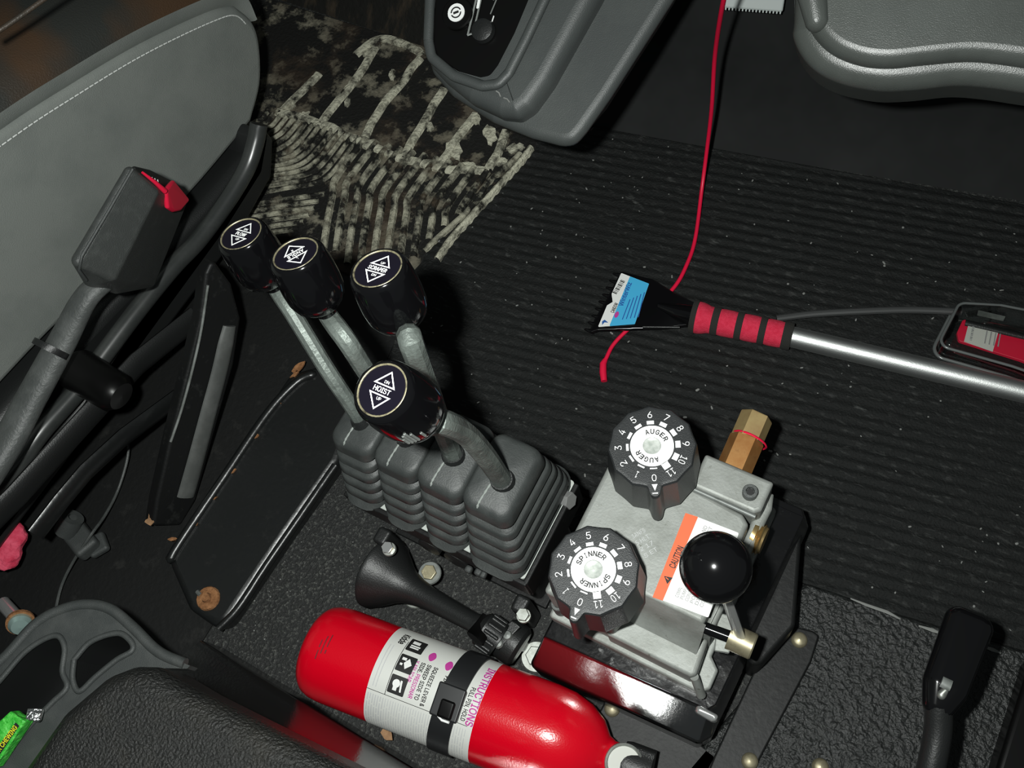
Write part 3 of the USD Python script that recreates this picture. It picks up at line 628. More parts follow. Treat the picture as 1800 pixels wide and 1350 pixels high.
# ================================================================ spreader valve on its stand
t = Thing('valve_stand', 'glossy black steel stand with modelled corner glare under the aluminium valve', 'stand', (-.08, .14, 0))
sp_ = np.array([(-.150, .062), (-.016, .0695), (-.010, .078), (-.006, .235), (-.012, .243), (-.144, .243), (-.150, .236)])
n_ = len(sp_)
def ring(d, z, fr=0.): return [(q[0], q[1] - (fr if q[1] < .1 else 0), z) for q in inset(rpoly(sp_, .004), d)]
t.part('box', grid([ring(-.001, 0.0, .017), ring(-.001, .046, .017), ring(.0, .050, .0155), ring(.003, .066), ring(.0045, .0700), ring(.008, .0712), ring(.06, .0712)], True), K['mirror_paint'], 30)
t.part('top_plate', prism(inset(rpoly(sp_, .004), .0045), .068, .0714, .001), K['stand_paint'], 30)
t.part('side_plate', prism(rpoly([P(x, y, .06)[:2] for x, y in [(1345, 935), (1352, 895), (1390, 885), (1412, 915), (1398, 1100), (1340, 1165), (1310, 1180)]], .006), .0, .058, .003), K['black_paint'], 30)
foot = [P(x, y, .008)[:2] for x, y in [(1330, 1085), (1428, 1110), (1440, 1118), (1425, 1165), (1330, 1345), (1290, 1420), (1220, 1420), (1255, 1330), (1330, 1170)]]
t.part('base_strip', prism(rpoly(foot, .003), .002, .011, .0015), K['black_paint'], 30)
under = [P(x, y, .004)[:2] for x, y in [(1040, 1275), (1075, 1215), (1200, 1285), (1260, 1330), (1215, 1420), (1120, 1400)]]
t.part('base_strip', prism(rpoly(under, .003), .001, .007, .0015), K['black_paint'], 30)
for x, y, z in [(1405, 1125, .0115), (1355, 1106, .0115), (1442, 1348, .0085), (1057, 1292, .0075), (1076, 1246, .0075), (1318, 1338, .0115)]:
    f = frame(P(x, y, z), (0, 0, 1)); t.part('rivet', lathe([(0, 0), (.0062, 0), (.0058, .002), (.004, .0035), (0, .004)][::1], 18, f), K['dull_brass'] if x != 1355 else K['grey_metal'], 40)
t.part('chipped_corner', noisy(rbox((.016, .006, .010), .003, (-.018, .0715, .068)), .0015, 300, 4), K['chrome'], 60, label='bright glare modelled on the corner')  # bright metal piece standing in for the glare on the stand's corner

t = Thing('spreader_valve', 'cast aluminium spreader control valve with AUGER and SPINNER dials', 'control valve', (-.09, .15, .0714))
Z0 = .0714
foot = [(-.147, .080), (-.028, .080), (-.022, .086), (-.022, .100), (-.030, .107), (-.030, .226), (-.060, .230), (-.110, .214), (-.147, .200)]
t.part('base_flange', prism(rpoly(foot, .003), Z0, .086, .002), K['cast'], 30)
main = [(-.1445, .086), (-.094, .086), (-.088, .113), (-.040, .113), (-.040, .188), (-.046, .193), (-.082, .196), (-.100, .205), (-.128, .205), (-.1445, .190)]
t.part('body', prism(rpoly(main, .003), .084, .150, .0035), K['cast'], 30)
t.part('front_step', prism(rpoly([(-.100, .084), (-.036, .084), (-.033, .087), (-.035, .112), (-.100, .112)], .0025), .084, .113, .003), K['cast'], 30)
cove = [(.1140, .1495), (.1105, .1420), (.1085, .1330), (.1062, .1250), (.1030, .1180), (.0990, .1135)]
t.part('cove', grid([[(-.092, y, z), (-.0385, y, z)] for y, z in cove]), K['cast'], 60)
t.part('corner_rib', tube([(-.034, .086, .106), (-.030, .083, .095), (-.026, .080, .082)], [.003, .0032, .0034], 12), K['cast'], 60)
t.part('rear_pad', prism(rpoly([(-.086, .196), (-.040, .196), (-.036, .200), (-.036, .222), (-.086, .222)], .002), .086, .152, .003), K['cast'], 30)
t.part('rear_lug', prism(rpoly([(-.0405, .110), (-.034, .112), (-.031, .21), (-.034, .221), (-.0405, .221)], .001), .084, .132, .003), K['cast'], 30)
t.part('groove', tube([(-.084, .1945, .1505), (-.038, .1945, .1505)], .0016, 8), K['grey_metal'], 60)
def socket_screw(c, r, h, n=(0, 0, 1)):
    f = frame(c, n)
    a = t.part('cap_screw', lathe([(0, 0), (r, 0), (r, h - .0006), (r * .93, h), (r * .58, h), (r * .5, h - .002), (0, h - .0022)], 24, f), K['stalk'], 30)
    t.part('socket', hexa(r * .5, .0004, m=f @ frame((0, 0, h - .0018), (0, 0, 1))), K['black_ink'], 30, under=a)
socket_screw(P(1318, 868, .152), .0052, .006)
socket_screw((-.1405, .0885, .086), .0052, .020)
pm = frame(P(1322, 942, .122), (1, 0, .05))
t.part('port_plug', join(lathe([(0, 0), (.0115, 0), (.0115, .003), (.010, .0035), (.0115, .0045), (.010, .0055), (.0115, .0065), (.010, .0075), (.0095, .009), (0, .009)], 28, pm)), K['brass'], 25, label='brass port plug')
# casting text and spots on the deck
dm = frame((-.1005, .148, .1502), (0, 0, 1), V(.55, .85, 0))
for k, s in enumerate(['3ANFS', '5 HLT', '2 17', 'S ET']):
    q = dm.copy(); q[:3, 3] = dm[:3, 3] + dm[:3, 1] * (-.0052 * k + .004); t.part('cast_lettering', text(s, .0030, q, .0002, width=.010), K['pale_ink'], False)
# warning label
o = V(0, 0, .1503); lm = frame(V(-.058, .147, .1503), (0, 0, 1))
lab = local([(1216, 905), (1299, 937), (1245, 1086), (1150, 1050)], lm)
ora = local([(1205, 902), (1227, 909), (1165, 1056), (1147, 1050)], lm)
wl = t.part('warning_label', prism(rpoly(lab, .0012), 0, .0003, 0, lm), K['label_white'], False, label='white warning label with orange band')
t.part('orange_band', prism(ora, 0, .00045, 0, lm), K['orange'], False, under=wl)
def along(p0, p1, z):
    a, b = local([p0, p1], lm); an = math.atan2(b[1] - a[1], b[0] - a[0]); q = lm.copy()
    c, s = math.cos(an), math.sin(an); q = lm @ np.array([[c, -s, 0, (a[0] + b[0]) / 2], [s, c, 0, (a[1] + b[1]) / 2], [0, 0, 1, z], [0, 0, 0, 1]])
    return q, np.linalg.norm(b - a)
q, l = along((1181, 998), (1197, 961), .0004)
t.part('caution_lettering', text('CAUTION', .0042, q, .0002, True, width=l), K['black_ink'], False, under=wl)
q, l = along((1170, 1022), (1177, 1014), .0004)
tri = Polygon([(-.0028, -.002), (.0028, -.002), (0, .003)]).difference(sbox(-.00035, -.0008, .00035, .0016))
t.part('hazard_triangle', holed(tri, 0, .0002, q), K['black_ink'], False, under=wl)
for k, s in enumerate(['COMPLETE', 'PUMP OFF', 'CONTROL', 'POSITION', 'DISCONN', 'COVER']):
    q, l = along((1187 + 8.6 * k, 1055 + 3.4 * k), (1199 + 8.6 * k, 1027 + 3.4 * k), .0004)
    t.part('small_print', text(s[:[5, 4, 4, 3, 3, 3][k]], .0022, q, .0001, width=l * .62), K['grey_ink'], False, under=wl)
for k, s in enumerate(['ND', 'CT']):
    q, l = along((1236 + 9 * k, 935 + 2 * k), (1241 + 9 * k, 925 + 2 * k), .0004); t.part('small_print', text(s, .0024, q, .0001, width=l), K['grey_ink'], False, under=wl)

def dial(px, pxf, zf, word, ang0, tcent):
    """a fluted knob with its scale; ang0 = direction of the pointer, tcent = where the two words sit, both in degrees"""
    c = P(*px, zf); m = frame(c, (0, 0, 1)); n = 240; zb = .0505
    th = np.arange(n) * 2 * math.pi / n
    def rad(k, r):
        o = []
        for a in th:
            u = ((math.degrees(a) - ang0) % 30) / 30; f = 1 - .040 * math.sin(math.pi * u) ** 1.0
            d = (math.degrees(a) - ang0 + 180) % 360 - 180
            o.append(r * f + .0062 * math.exp(-(d / 7.5) ** 4) * k)
        return np.array(o)
    rows = []
    for r, z, k in [(0, -.0002, 0), (.0145, -.0002, 0), (.0262, -.0002, .9), (.0282, -.0006, 1), (.0292, -.0020, 1), (.0294, -.0034, 1), (.0305, -.020, 1), (.0318, -.040, 1.1), (.0318, -.0418, 1.1), (.029, -.0428, .5), (0, -.0428, 0)]:
        rr = rad(k, r) if r > .015 else np.full(n, r); rows.append([(a * math.cos(x), a * math.sin(x), z) for a, x in zip(rr, th)])
    kp = t.part('dial_knob', at(grid(rows[::-1], True), m), K['dial'], 24, label=f'black fluted {word} dial')
    disc = Point(0, 0).buffer(.0143, quad_segs=24).difference(Point(0, 0).buffer(.0058, quad_segs=16))
    t.part('dial_plate', holed(disc, 0, .0004, m), K['disc_white'], False, under=kp, label='white name disc')
    t.part('centre_screw', lathe([(.0060, .0005), (.0057, .0007), (.0054, .0005), (.0038, .0001), (.0018, .0), (0, .0002)], 24, m), K['screw'], 60, under=kp)
    out = []
    def spot(deg, r, turn=0): a = math.radians(deg); return m @ np.array([[math.sin(a), math.cos(a), 0, r * math.cos(a)], [-math.cos(a), math.sin(a), 0, r * math.sin(a)], [0, 0, 1, .0001], [0, 0, 0, 1]])
    for k in range(12):
        dg = ang0 - 30 * k; h = .0009 + .00028 * k
        w = .0048 if k < 11 else .0050; h = h if k < 11 else .0046
        out.append(holed(sbox(-w / 2, 0, w / 2, h), 0, .0003, spot(dg, .0152 if k < 11 else .0140)))
        mm = spot(dg, .0221); out.append(text(str(k), .0046, mm, .0003, width=.0031 if k < 10 and k != 1 else (.0016 if k == 1 else .0054)))
    out.append(holed(Polygon([(-.0019, 0), (.0019, 0), (0, .0046)]), 0, .0003, spot(ang0, .0264)))
    out.append(holed(sbox(-.0018, -.0004, .0018, .0004), 0, .0003, spot(ang0, .0325)))
    t.part('scale_marking', join(*out), K['white_ink'], False, under=kp, label='white numerals, blocks and pointer')
    let = []
    for tc in tcent:
        step = 17.5 if len(word) > 5 else 20
        for i, ch in enumerate(word):
            mm = spot(tc - step * (i - (len(word) - 1) / 2), .0101); mm[2, 3] += .0003
            let.append(text(ch, .0032, mm, .0002, True, width=.0009 if ch == 'I' else .0025))
    t.part('name_lettering', join(*let), K['black_ink'], False, under=kp)
def world_dir(a, b, z): d = P(*b, z) - P(*a, z); return math.degrees(math.atan2(d[1], d[0]))
aA = world_dir((1146, 783), (1151, 855), .2); aS = world_dir((1043, 1000), (1008, 1086), .2)
dial((1146, 784), None, .198, 'AUGER', aA, [aA - 25, aA - 205])
dial((1043, 1001), None, .198, 'SPINNER', aS, [aS - 147, aS - 328])
# hex fitting at the rear
f0 = V(-.066, .214, .128); fm_ = frame(f0, (-.02, 1, .06))
t.part('hex_fitting', join(at(hexa(.0125, .034, .001), fm_ @ frame((0, 0, .004), (0, 0, 1))), lathe([(0, 0), (.0105, 0), (.0105, .005), (0, .005)], 24, fm_)), K['copper'], 25, label='coppery hex fitting')
t.part('fitting_cap', at(hexa(.0118, .020, .0012), fm_ @ frame((0, 0, .037), (0, 0, 1), (1, .2, 0))), K['copper_pale'], 25)
t.part('marker_wire', lathe([(.0118, .0378), (.0128, .0372), (.0134, .0380), (.0128, .0388), (.0118, .0384)], 24, fm_ @ frame((0, 0, 0), (.05, .02, 1))), K['red_wire'], 60, label='thin red wire ring')
# ball handle
bc = P(1258, 997, .238); bb = P(1300, 1118, .142)
hub = frame(P(1282, 1118, .135), V(1, .03, 0))
hn = t.part('ball_handle', tube([bb, bb + (bc - bb) * .5, bc], [.0042, .0040, .0036], 12, .55, (0, 1, 0)), K['chrome'], 50)
t.part('ball_knob', trimesh.creation.icosphere(4, .0208).apply_transform(frame(bc, (0, 0, 1))), K['black_gloss'], True, under=hn, label='glossy black ball')
t.part('pivot_shaft', tube([P(1236, 1103, .135), P(1290, 1122, .135)], .0042, 16), K['black_gloss'], 50)
t.part('pivot_hub', lathe([(0, 0), (.0088, 0), (.0088, .016), (.0080, .0170), (.0070, .0170), (.0070, .0162), (0, .0162)], 28, hub), K['dull_brass'], 30, label='dull brass pivot hub')
t.part('pivot_bracket', prism(rpoly(local([(1262, 1078), (1290, 1085), (1282, 1150), (1255, 1145)], frame((0, 0, .118), (0, 0, 1))), .001), 0, .004, .001, frame((0, 0, .118), (0, 0, 1))), K['cast'], 30)

# ================================================================ fire extinguisher
er = .0378
ea, eb = P(560, 1140, er + .002), P(1064, 1332, er + .002)
em = frame(ea, eb - ea, (0, 0, 1)); EL = np.linalg.norm(eb - ea)   # z along the axis towards the valve, x up
if (em[:3, 1])[1] < 0: pass
t = Thing('fire_extinguisher', 'red fire extinguisher with instruction label and black strap lying on the floor', 'fire extinguisher', (ea + eb) / 2 * V(1, 1, 0))
S = EL
prof = [(0, -.002), (er * .72, -.003), (er * .84, -.001), (er * .93, .003), (er * .98, .009), (er, .017), (er, S - .048), (er * .97, S - .034), (er * .86, S - .020), (er * .66, S - .008), (er * .42, S - .001), (er * .36, S + .004), (er * .36, S + .016), (0, S + .016)]
t.part('cylinder', lathe(prof, 72, em), K['red_paint'], 40)
sgn_y = -1 if em[1, 1] > 0 else 1           # which way round leads over the top towards the seat
def cyl(s, a, h=0.):
    a = a + .005                        # s = arc length from the top line towards -Y, a = along the axis
    th = sgn_y * s / er; r = er + h
    return (em @ V(r * math.cos(th), r * math.sin(th), a, 1))[:3]
def cpatch(s0, s1, a0, a1, h, n=40):
    ss = np.linspace(s0, s1, n); return grid([[cyl(s, a0, h), cyl(s, a1, h)] for s in ss])
def cwrap(flatm, h=.0003):                  # flat mesh: x -> s, y -> a, z -> height
    v, f = trimesh.remesh.subdivide_to_size(flatm.vertices, flatm.faces, .0035, max_iter=12); flatm = TM(v, f); v = flatm.vertices; return TM([cyl(x, y, h + z) for x, y, z in v], flatm.faces)
def ctext(s, hgt, s0, a0, width=None, bold=False):
    g = meshkit.text_mesh(s, hgt, .00015, bold); b = g.bounds
    if width: g.apply_scale([width / (b[1, 0] - b[0, 0]), 1, 1])
    g.apply_translation((s0 - g.bounds[0, 0], a0, 0))
    return cwrap(g)
A0, A1 = .0575, .1440
lb = t.part('label', cpatch(-er * 1.35, er * 1.75, A0, A1, .00018, 60), K['ext_label'], True, label='white instruction label')
hl = lambda s0, s1, a, w=.00045: cpatch(s0, s1, a - w / 2, a + w / 2, .0004, 30)
vl = lambda s, a0, a1, w=.0004: grid([[cyl(s - w / 2, a0, .0004), cyl(s - w / 2, a1, .0004)], [cyl(s + w / 2, a0, .0004), cyl(s + w / 2, a1, .0004)]])
blk = [vl(.0150, A0, A1 - .004), hl(-.03, .015, .0725), ctext('SQUEEZE LEVER &', .0032, -.0165, .1010, .0300, True), ctext('SWEEP SIDE TO', .0032, -.0165, .0955, .0270, True),
       ctext('SIDE.', .0032, -.0165, .0905, .0085, True), ctext('AIM AT BASE OF', .0030, -.0130, .1165, .0270, True), ctext('FIRE.', .0030, -.0130, .1115, .0085, True), ctext('PULL PIN, HOLD', .0034, -.0120, .1335, .0245, True)]
t.part('black_lettering', join(*blk), K['black_ink'], False, under=lb)
t.part('brand_lettering', ctext('Kidde', .0052, -.0375, .0655, .0125, True), K['black_ink'], False, under=lb)
mg = [ctext('INSTRUCTIONS', .0056, -.0335, .1380, .0480, True), ctext('PRESIONAR', .0032, -.0070, .0905, .0180, True), ctext('Y APLICAR', .0032, -.0165, .0855, .0170, True), ctext('APUNTAR', .0030, -.0030, .1115, .0150, True)]
for s0, a0 in [(-.0240, .0935), (-.0215, .1085)]:
    q = np.array([(math.cos(a) * (.0036 + .0008 * math.cos(2 * a)), math.sin(a) * .0030) for a in np.arange(16) * math.pi / 8]) + [s0, a0 + .002]
    mg.append(cwrap(prism(q, 0, .0002)))
t.part('magenta_lettering', join(*mg), K['magenta_ink'], False, under=lb)
def icon(s0, a0, kind):
    q = Point(0, 0).buffer(.0001); g = sbox(-.0058, -.0058, .0058, .0058).buffer(.0009)
    if kind == 0: w = sbox(-.0042, -.004, -.001, .002).union(sbox(.0005, -.0042, .0018, .0035)).union(sbox(.0026, -.0042, .0038, .003))
    elif kind == 1: w = Polygon([(-.0045, .001), (.0, .0045), (.0042, .0005), (0, -.002)]).union(sbox(-.0042, -.0046, -.002, -.001)).union(sbox(.0005, -.0046, .0022, -.0026))
    else: w = Point(-.001, -.0012).buffer(.0030).union(sbox(.0015, -.003, .0042, .0002)).union(Polygon([(-.004, .0015), (.0042, .0028), (.0042, .0042), (-.004, .0030)]))
    p1 = cwrap(at(holed(g, 0, .0002), np.array([[1, 0, 0, s0], [0, 1, 0, a0], [0, 0, 1, 0], [0, 0, 0, 1.]])))
    p2 = cwrap(at(holed(w, 0, .0002), np.array([[1, 0, 0, s0], [0, 1, 0, a0], [0, 0, 1, .0002], [0, 0, 0, 1.]])))
    t.part('pictogram', p1, K['black_ink'], False, under=lb); t.part('pictogram_figure', p2, K['label_white'], False, under=lb)
icon(-.0285, .0800, 0); icon(-.0110, .0800, 1); icon(.0055, .0800, 2)
fp = []
rg_ = random.Random(3)
for a in np.arange(.0595, .1400, .0021):
    if .112 < a < .130: continue
    s = .0175
    while s < .058:
        l = rg_.uniform(.004, .012); fp.append(hl(s, min(s + l, .060), a, .00055 if a > .074 else .0009)); s += l + .0012
for a in (.0615, .064): fp.append(hl(-.022, .012, a, .0007))
for a, s0, s1 in ((.0925, .004, .010), (.0875, -.034, -.026), (.0745, .0, .012)): fp.append(hl(s0, s1, a, .0007))
t.part('fine_print', join(*fp), K['pale_ink'], False, kind='stuff', under=lb)
t.part('faint_stamp', join(*[hl(s0, s1, a, .0009) for s0, s1, a in ((-.012, -.002, .0165), (.0, .003, .0168), (-.010, .004, .0135), (-.006, .0, .0105), (.002, .009, .0108))]), K['stamp_ink'], False, kind='stuff')
SA0, SA1 = .1130, .1305
skew = .006
def strap_pt(s, e, h): a = SA0 + (SA1 - SA0) * e + skew * (s / er) * -.35; return cyl(s, a, h)
ss = np.linspace(-er * 1.7, er * 2.3, 60)
t.part('strap', grid([[strap_pt(s, 0, .0002), strap_pt(s, 0, .0016), strap_pt(s, 1, .0016), strap_pt(s, 1, .0002)] for s in ss]), K['strap'], 30)
bk = [cyl(s, a, h) for s in (-.006, .0135) for a in (SA0 - .001, SA1 + .0005) for h in (.0015, .0045)]
bu = t.part('strap_buckle', hull([(q, .0014) for q in bk], 10), K['strap'], 40)
t.part('latch', hull([(cyl(s, a, .0065), .002) for s in (.004, .012) for a in (SA0 + .006, SA1 - .004)], 10), K['panel_black'], 40, under=bu)
t.part('latch_edge', tube([cyl(.0135, SA0 + .005, .0055), cyl(.0155, SA0 + .0085, .0050), cyl(.0150, SA1 - .003, .0058)], .0010, 8), K['white_ink'], 60, under=bu)
t.part('valve_head', lathe([(0, S + .012), (.0165, S + .012), (.0175, S + .016), (.0175, S + .034), (0, S + .036)], 28, em), K['black_plastic'], 30)
gc = P(1097, 1342, er + .018); gf = frame(gc, unit(EYE - gc) + V(.2, 0, .2))
ga = t.part('pressure_gauge', lathe([(0, -.008), (.0125, -.008), (.0138, -.006), (.0138, .0005), (.0125, .0012), (.0115, .0)], 32, gf), K['zinc'], 40, label='small round pressure gauge')
t.part('gauge_face', lathe([(.0118, .0002), (0, .0002)], 32, gf), K['card'], 40, under=ga)

# ================================================================ scraper, cord, package
zs = .014
ga_, gb_ = P(1216, 556, .016), P(1392, 592, .016); pe = P(1830, 696, .0145)
t = Thing('ice_scraper', 'snow scraper with black blade, red foam grip and aluminium pole', 'ice scraper', (ga_ + gb_) / 2 * V(1, 1, 0))
gd = unit(gb_ - ga_); GL = np.linalg.norm(gb_ - ga_); gfm = frame(ga_, gd, (0, 0, 1))
pole_d = unit(pe - gb_)
t.part('pole', tube([gb_ - pole_d * .02, pe + pole_d * .12], .0092, 28), K['aluminium'], 50, label='bare aluminium pole')
gr = lambda f: .0148 if f < .02 else (.0150 if f < .06 else (.0152 - .02 * (f - .06) if f < .16 else .0125 - .0008 * (f - .16)))
edges = [(0, .055, 'foam_black', 'foam_band'), (.055, .21, 'foam_red', 'foam_sleeve'), (.21, .28, 'foam_black', 'foam_band'), (.28, .45, 'foam_red', 'foam_sleeve'), (.45, .515, 'foam_black', 'foam_band'), (.515, .68, 'foam_red', 'foam_sleeve'), (.68, .745, 'foam_black', 'foam_band'), (.745, .91, 'foam_red', 'foam_sleeve'), (.91, 1.0, 'foam_black', 'foam_band')]
for a, b, mm, nm in edges:
    pr = [(0, a * GL)]; k = .0006 if 'black' in mm else 0
    for f in np.linspace(a, b, 5): pr.append((gr(f) - (.0004 if f in (a, b) else 0) + k, f * GL))
    pr.append((0, b * GL)); t.part(nm, lathe(pr, 28, gfm), K[mm], 40, label='red foam sleeve' if 'red' in mm else 'black foam band')
hm_ = frame(P(1110, 535, .012), (0, 0, 1))
head = local([(1091, 478), (1148, 492), (1185, 515), (1228, 536), (1222, 572), (1165, 578), (1112, 580), (1052, 582), (1034, 588), (1046, 560), (1066, 527)], hm_)
t.part('blade', prism(rpoly(head, .002), -.0015, .002, .0015, hm_), K['black_gloss'], 40)
t.part('blade_rib', tube([P(1130, 575, .014), P(1195, 575, .015)], .0012, 8), K['black_plastic'], 50)
t.part('neck', hull([(P(1160, 538, .014), .003), (P(1190, 550, .015), .006), (P(1222, 556, .016), .0105)], 20), K['black_gloss'], 50)
for k in range(9):
    x, y = 1088 - 50 * k / 8, 484 + 98 * k / 8
    t.part('tooth', hull([(P(x, y, .0125), .002), (P(x - 9, y - 3, .0115), .0012)], 8), K['black_gloss'], 40)
ll = frame(P(1100, 530, .0146), (0, 0, 1))
lq = local([(1092, 480), (1141, 499), (1116, 570), (1051, 575), (1067, 537), (1077, 531), (1075, 517)], ll)
lbp = t.part('product_label', prism(rpoly(lq, .0009), 0, .0003, 0, ll), K['label_white'], False, label='white and blue product label')
t.part('blue_field', prism(rpoly(local([(1107.5, 486), (1141, 499), (1116, 570), (1071, 573.5)], ll), .0008), 0, .0004, 0, ll), K['blue'], False, under=lbp)
def on(p0, p1, z, base_):
    a, b = local([p0, p1], base_); an = math.atan2(b[1] - a[1], b[0] - a[0]); c, s = math.cos(an), math.sin(an)
    return base_ @ np.array([[c, -s, 0, (a[0] + b[0]) / 2], [s, c, 0, (a[1] + b[1]) / 2], [0, 0, 1, z], [0, 0, 0, 1]]), np.linalg.norm(b - a)
q, l = on((1091, 538), (1107, 497), .0004, ll); t.part('label_lettering', text('WinterWiz', .0042, q, .0002, True, width=l), K['blue_ink'], False, under=lbp)
q, l = on((1076, 550), (1084, 533), .0004, ll); t.part('label_lettering', text('CANDOW', .0034, q, .0002, True, width=l), K['black_ink'], False, under=lbp)
fpn = []
for k in range(5):
    q, l = on((1094 + 7 * k, 562 - k), (1112 + 5.4 * k, 515 - k), .0004, ll)
    fpn.append(holed(sbox(-l / 2, -.0004, l / 2 * (.5 + .09 * k), .0004), 0, .0001, q))
t.part('fine_print', join(*fpn), K['blue_ink'], False, under=lbp, kind='stuff')
bars = []
for k in range(11):
    q, l = on((1080 + .2 * k, 516), (1096, 492), .0004, ll)
    bars.append(holed(sbox(-l / 2 + l * k / 11, -.0022, -l / 2 + l * k / 11 + l * (.03 + .03 * (k % 3 == 0)), .0022), 0, .0001, q))
t.part('barcode', join(*bars), K['black_ink'], False, under=lbp)
q, l = on((1082, 558), (1086, 549), .0004, ll); t.part('pink_oval', holed(Polygon([(math.cos(a) * .0034, math.sin(a) * .0018) for a in np.arange(20) * math.pi / 10]), 0, .0002, q), K['magenta_ink'], False, under=lbp)
q, l = on((1058, 570), (1068, 566), .0004, ll); t.part('purple_mark', holed(Polygon([(-.003, -.001), (.0, .0006), (.003, -.001), (.0012, .003), (-.0016, .0024)]), 0, .0002, q), K['blue_ink'], False, under=lbp)

cord = [P(1290, -60, .30), P(1272, 0, .26), P(1257, 95, .17), P(1251, 190, .10), P(1243, 260, .05), P(1234, 330, .018), P(1222, 420, .0075), P(1206, 468, .0075), P(1185, 505, .0075), P(1145, 545, .0078), P(1105, 578, .0078), P(1078, 606, .0075), P(1064, 633, .0078)]
t = Thing('red_cable', 'thin red cable hanging down onto the ribbed mat', 'cord', (-.22, .4, 0))
t.part('cord', tube(spline(cord, 7), .0019, 10), K['red_wire'], 60)
t.part('end_sleeve', tube([P(1064, 632, .0078), P(1060, 640, .0078), P(1060, 655, .0078), P(1062, 670, .0075)], [.0022, .0032, .0033, .0029], 12), K['red_wire'], 60)

single('dark_rod', tube(spline([P(1365, 560, .012), P(1430, 552, .012), P(1520, 547, .012), P(1600, 545, .012), P(1690, 548, .012)], 5), .0032, 10), K['grey_lever'], 'thin dark rod running from the foam grip to the clear package', 'rod')
t = Thing('blister_package', 'clear plastic blister package with red card at the right edge', 'package', P(1760, 600, .02))
pk = frame(P(1740, 590, .026), (0, .1, 1), P(1800, 560, .026) - P(1685, 530, .026))
oq = local([(1688, 529), (1760, 533), (1900, 560), (1890, 678), (1780, 640), (1650, 604)], pk)
t.part('blister', prism(rpoly(oq, .008), -.018, 0, .006, pk), K['clear'], 40, label='clear plastic shell')
t.part('shell_rim', tube([(pk @ V(*q, -.003, 1))[:3] for q in np.vstack([rpoly(oq, .008), rpoly(oq, .008)[:1]])], .0013, 8), K['clear_edge'], 60)
t.part('shell_rim', tube([(pk @ V(*q, -.017, 1))[:3] for q in np.vstack([inset(rpoly(oq, .008), -.002), inset(rpoly(oq, .008), -.002)[:1]])], .0016, 8), K['clear_edge'], 60)
t.part('card', prism(rpoly(local([(1698, 551), (1792, 580), (1900, 600), (1890, 660), (1800, 624), (1690, 590), (1687, 575)], pk), .003), -.011, -.008, .0006, pk), K['red_plastic'], 30, label='red card insert')
sq = local([(1708, 557), (1760, 575), (1750, 610), (1699, 592)], pk)
bl = t.part('price_sticker', prism(sq, -.0078, -.0074, 0, pk), K['card'], False, label='white bar code sticker')
bars = []
q, l = on((1706, 592), (1712, 562), -.0072, pk)
for k in range(12): bars.append(holed(sbox(-l * .42 + l * .84 * k / 12, -.001, -l * .42 + l * .84 * k / 12 + .0004 * (1 + (k * 7 % 3)), .0042 - .007), 0, .0001, q))
for k in range(4): bars.append(holed(sbox(-l * .4, -.0135 - .0035 * k, l * .35, -.0125 - .0035 * k), 0, .0001, q))
t.part('bar_code', join(*bars), K['grey_ink'], False, under=bl)
t.part('wiper_arm', tube([(pk @ V(-.02, .012, -.010, 1))[:3], (pk @ V(.10, .018, -.010, 1))[:3]], .004, 8), K['black_plastic'], 50)
t.part('paper_strip', prism(local([(1722, 541), (1770, 552), (1766, 560), (1720, 550)], pk), -.004, -.0036, 0, pk), K['grey_metal'], False)

# ================================================================ dashboard pieces
t = Thing('dash_console', 'grey plastic lower dash console with black inset panel and key lock', 'console', P(930, 100, .25))
co, cn = P(930, 170, .22), unit((0, -.42, .90))
cf = frame(co, cn)
outl = local([(748, 30), (745, 85), (756, 125), (790, 165), (862, 212), (930, 240), (985, 254), (1008, 251), (1028, 228), (1070, 168), (1178, 0), (1260, -130), (800, -130)], cf)
t.part('shroud', prism(rpoly(outl, .012), -.10, 0, .008, cf, 5, .035), K['console_grey'], 50)
c2 = frame(co + cn * .010, cn)
inn = local([(752, 10), (750, 80), (758, 118), (784, 146), (826, 180), (880, 206), (912, 210), (936, 194), (968, 150), (1052, 0), (1120, -130), (790, -130)], c2)
t.part('raised_face', prism(rpoly(inn, .008), -.012, .008, .0115, c2, 6), K['console_grey'], 50)
c3 = frame(co + cn * .020, cn)
rim = rpoly(local([(757, -20), (754, 75), (760, 102), (800, 135), (850, 152), (878, 148), (896, 128), (925, 70), (958, 0), (1020, -130), (790, -130)], c3), .008)
pan = rpoly(local([(766, -20), (757, 70), (768, 100), (806, 126), (846, 137), (862, 134), (876, 116), (905, 60), (930, 0), (985, -130), (800, -130)], c3), .006)
t.part('inset_frame', holed(Polygon(rim).difference(Polygon(pan)), -.004, .001, c3), K['console_grey'], 30)
t.part('frame_bead', tube([(c3 @ V(*q, .001, 1))[:3] for q in np.vstack([rim, rim[:1]])], .0042, 10, .8, cn), K['console_grey'], 60)
ip = t.part('inset_panel', prism(pan, -.006, -.0008, .001, c3), K['panel_black'], 30)
lk = frame(PP(806, 26, c3[:3, 3], cn), cn)
t.part('lock_bezel', lathe([(0, .0), (.0125, .0), (.0125, .003), (.0115, .004), (0, .004)], 32, lk), K['panel_black'], 30, under=ip)
t.part('key_lock', lathe([(0, .004), (.0070, .004), (.0070, .0048), (0, .0048)], 32, lk), K['white_ink'], 30, label='white key lock face', under=ip)
rr_ = Point(0, 0).buffer(.0044).difference(Point(0, 0).buffer(.0034)).difference(sbox(-.02, -.0008, .02, .0008)).union(sbox(-.0022, -.0009, .0022, .0009))
an = math.radians(35); t.part('lock_mark', holed(rr_, .0049, .0051, lk @ np.array([[math.cos(an), -math.sin(an), 0, 0], [math.sin(an), math.cos(an), 0, 0], [0, 0, 1, 0], [0, 0, 0, 1]])), K['black_ink'], False, under=ip)
def on3(p): return PP(*p, c3[:3, 3] + cn * .0006, cn)
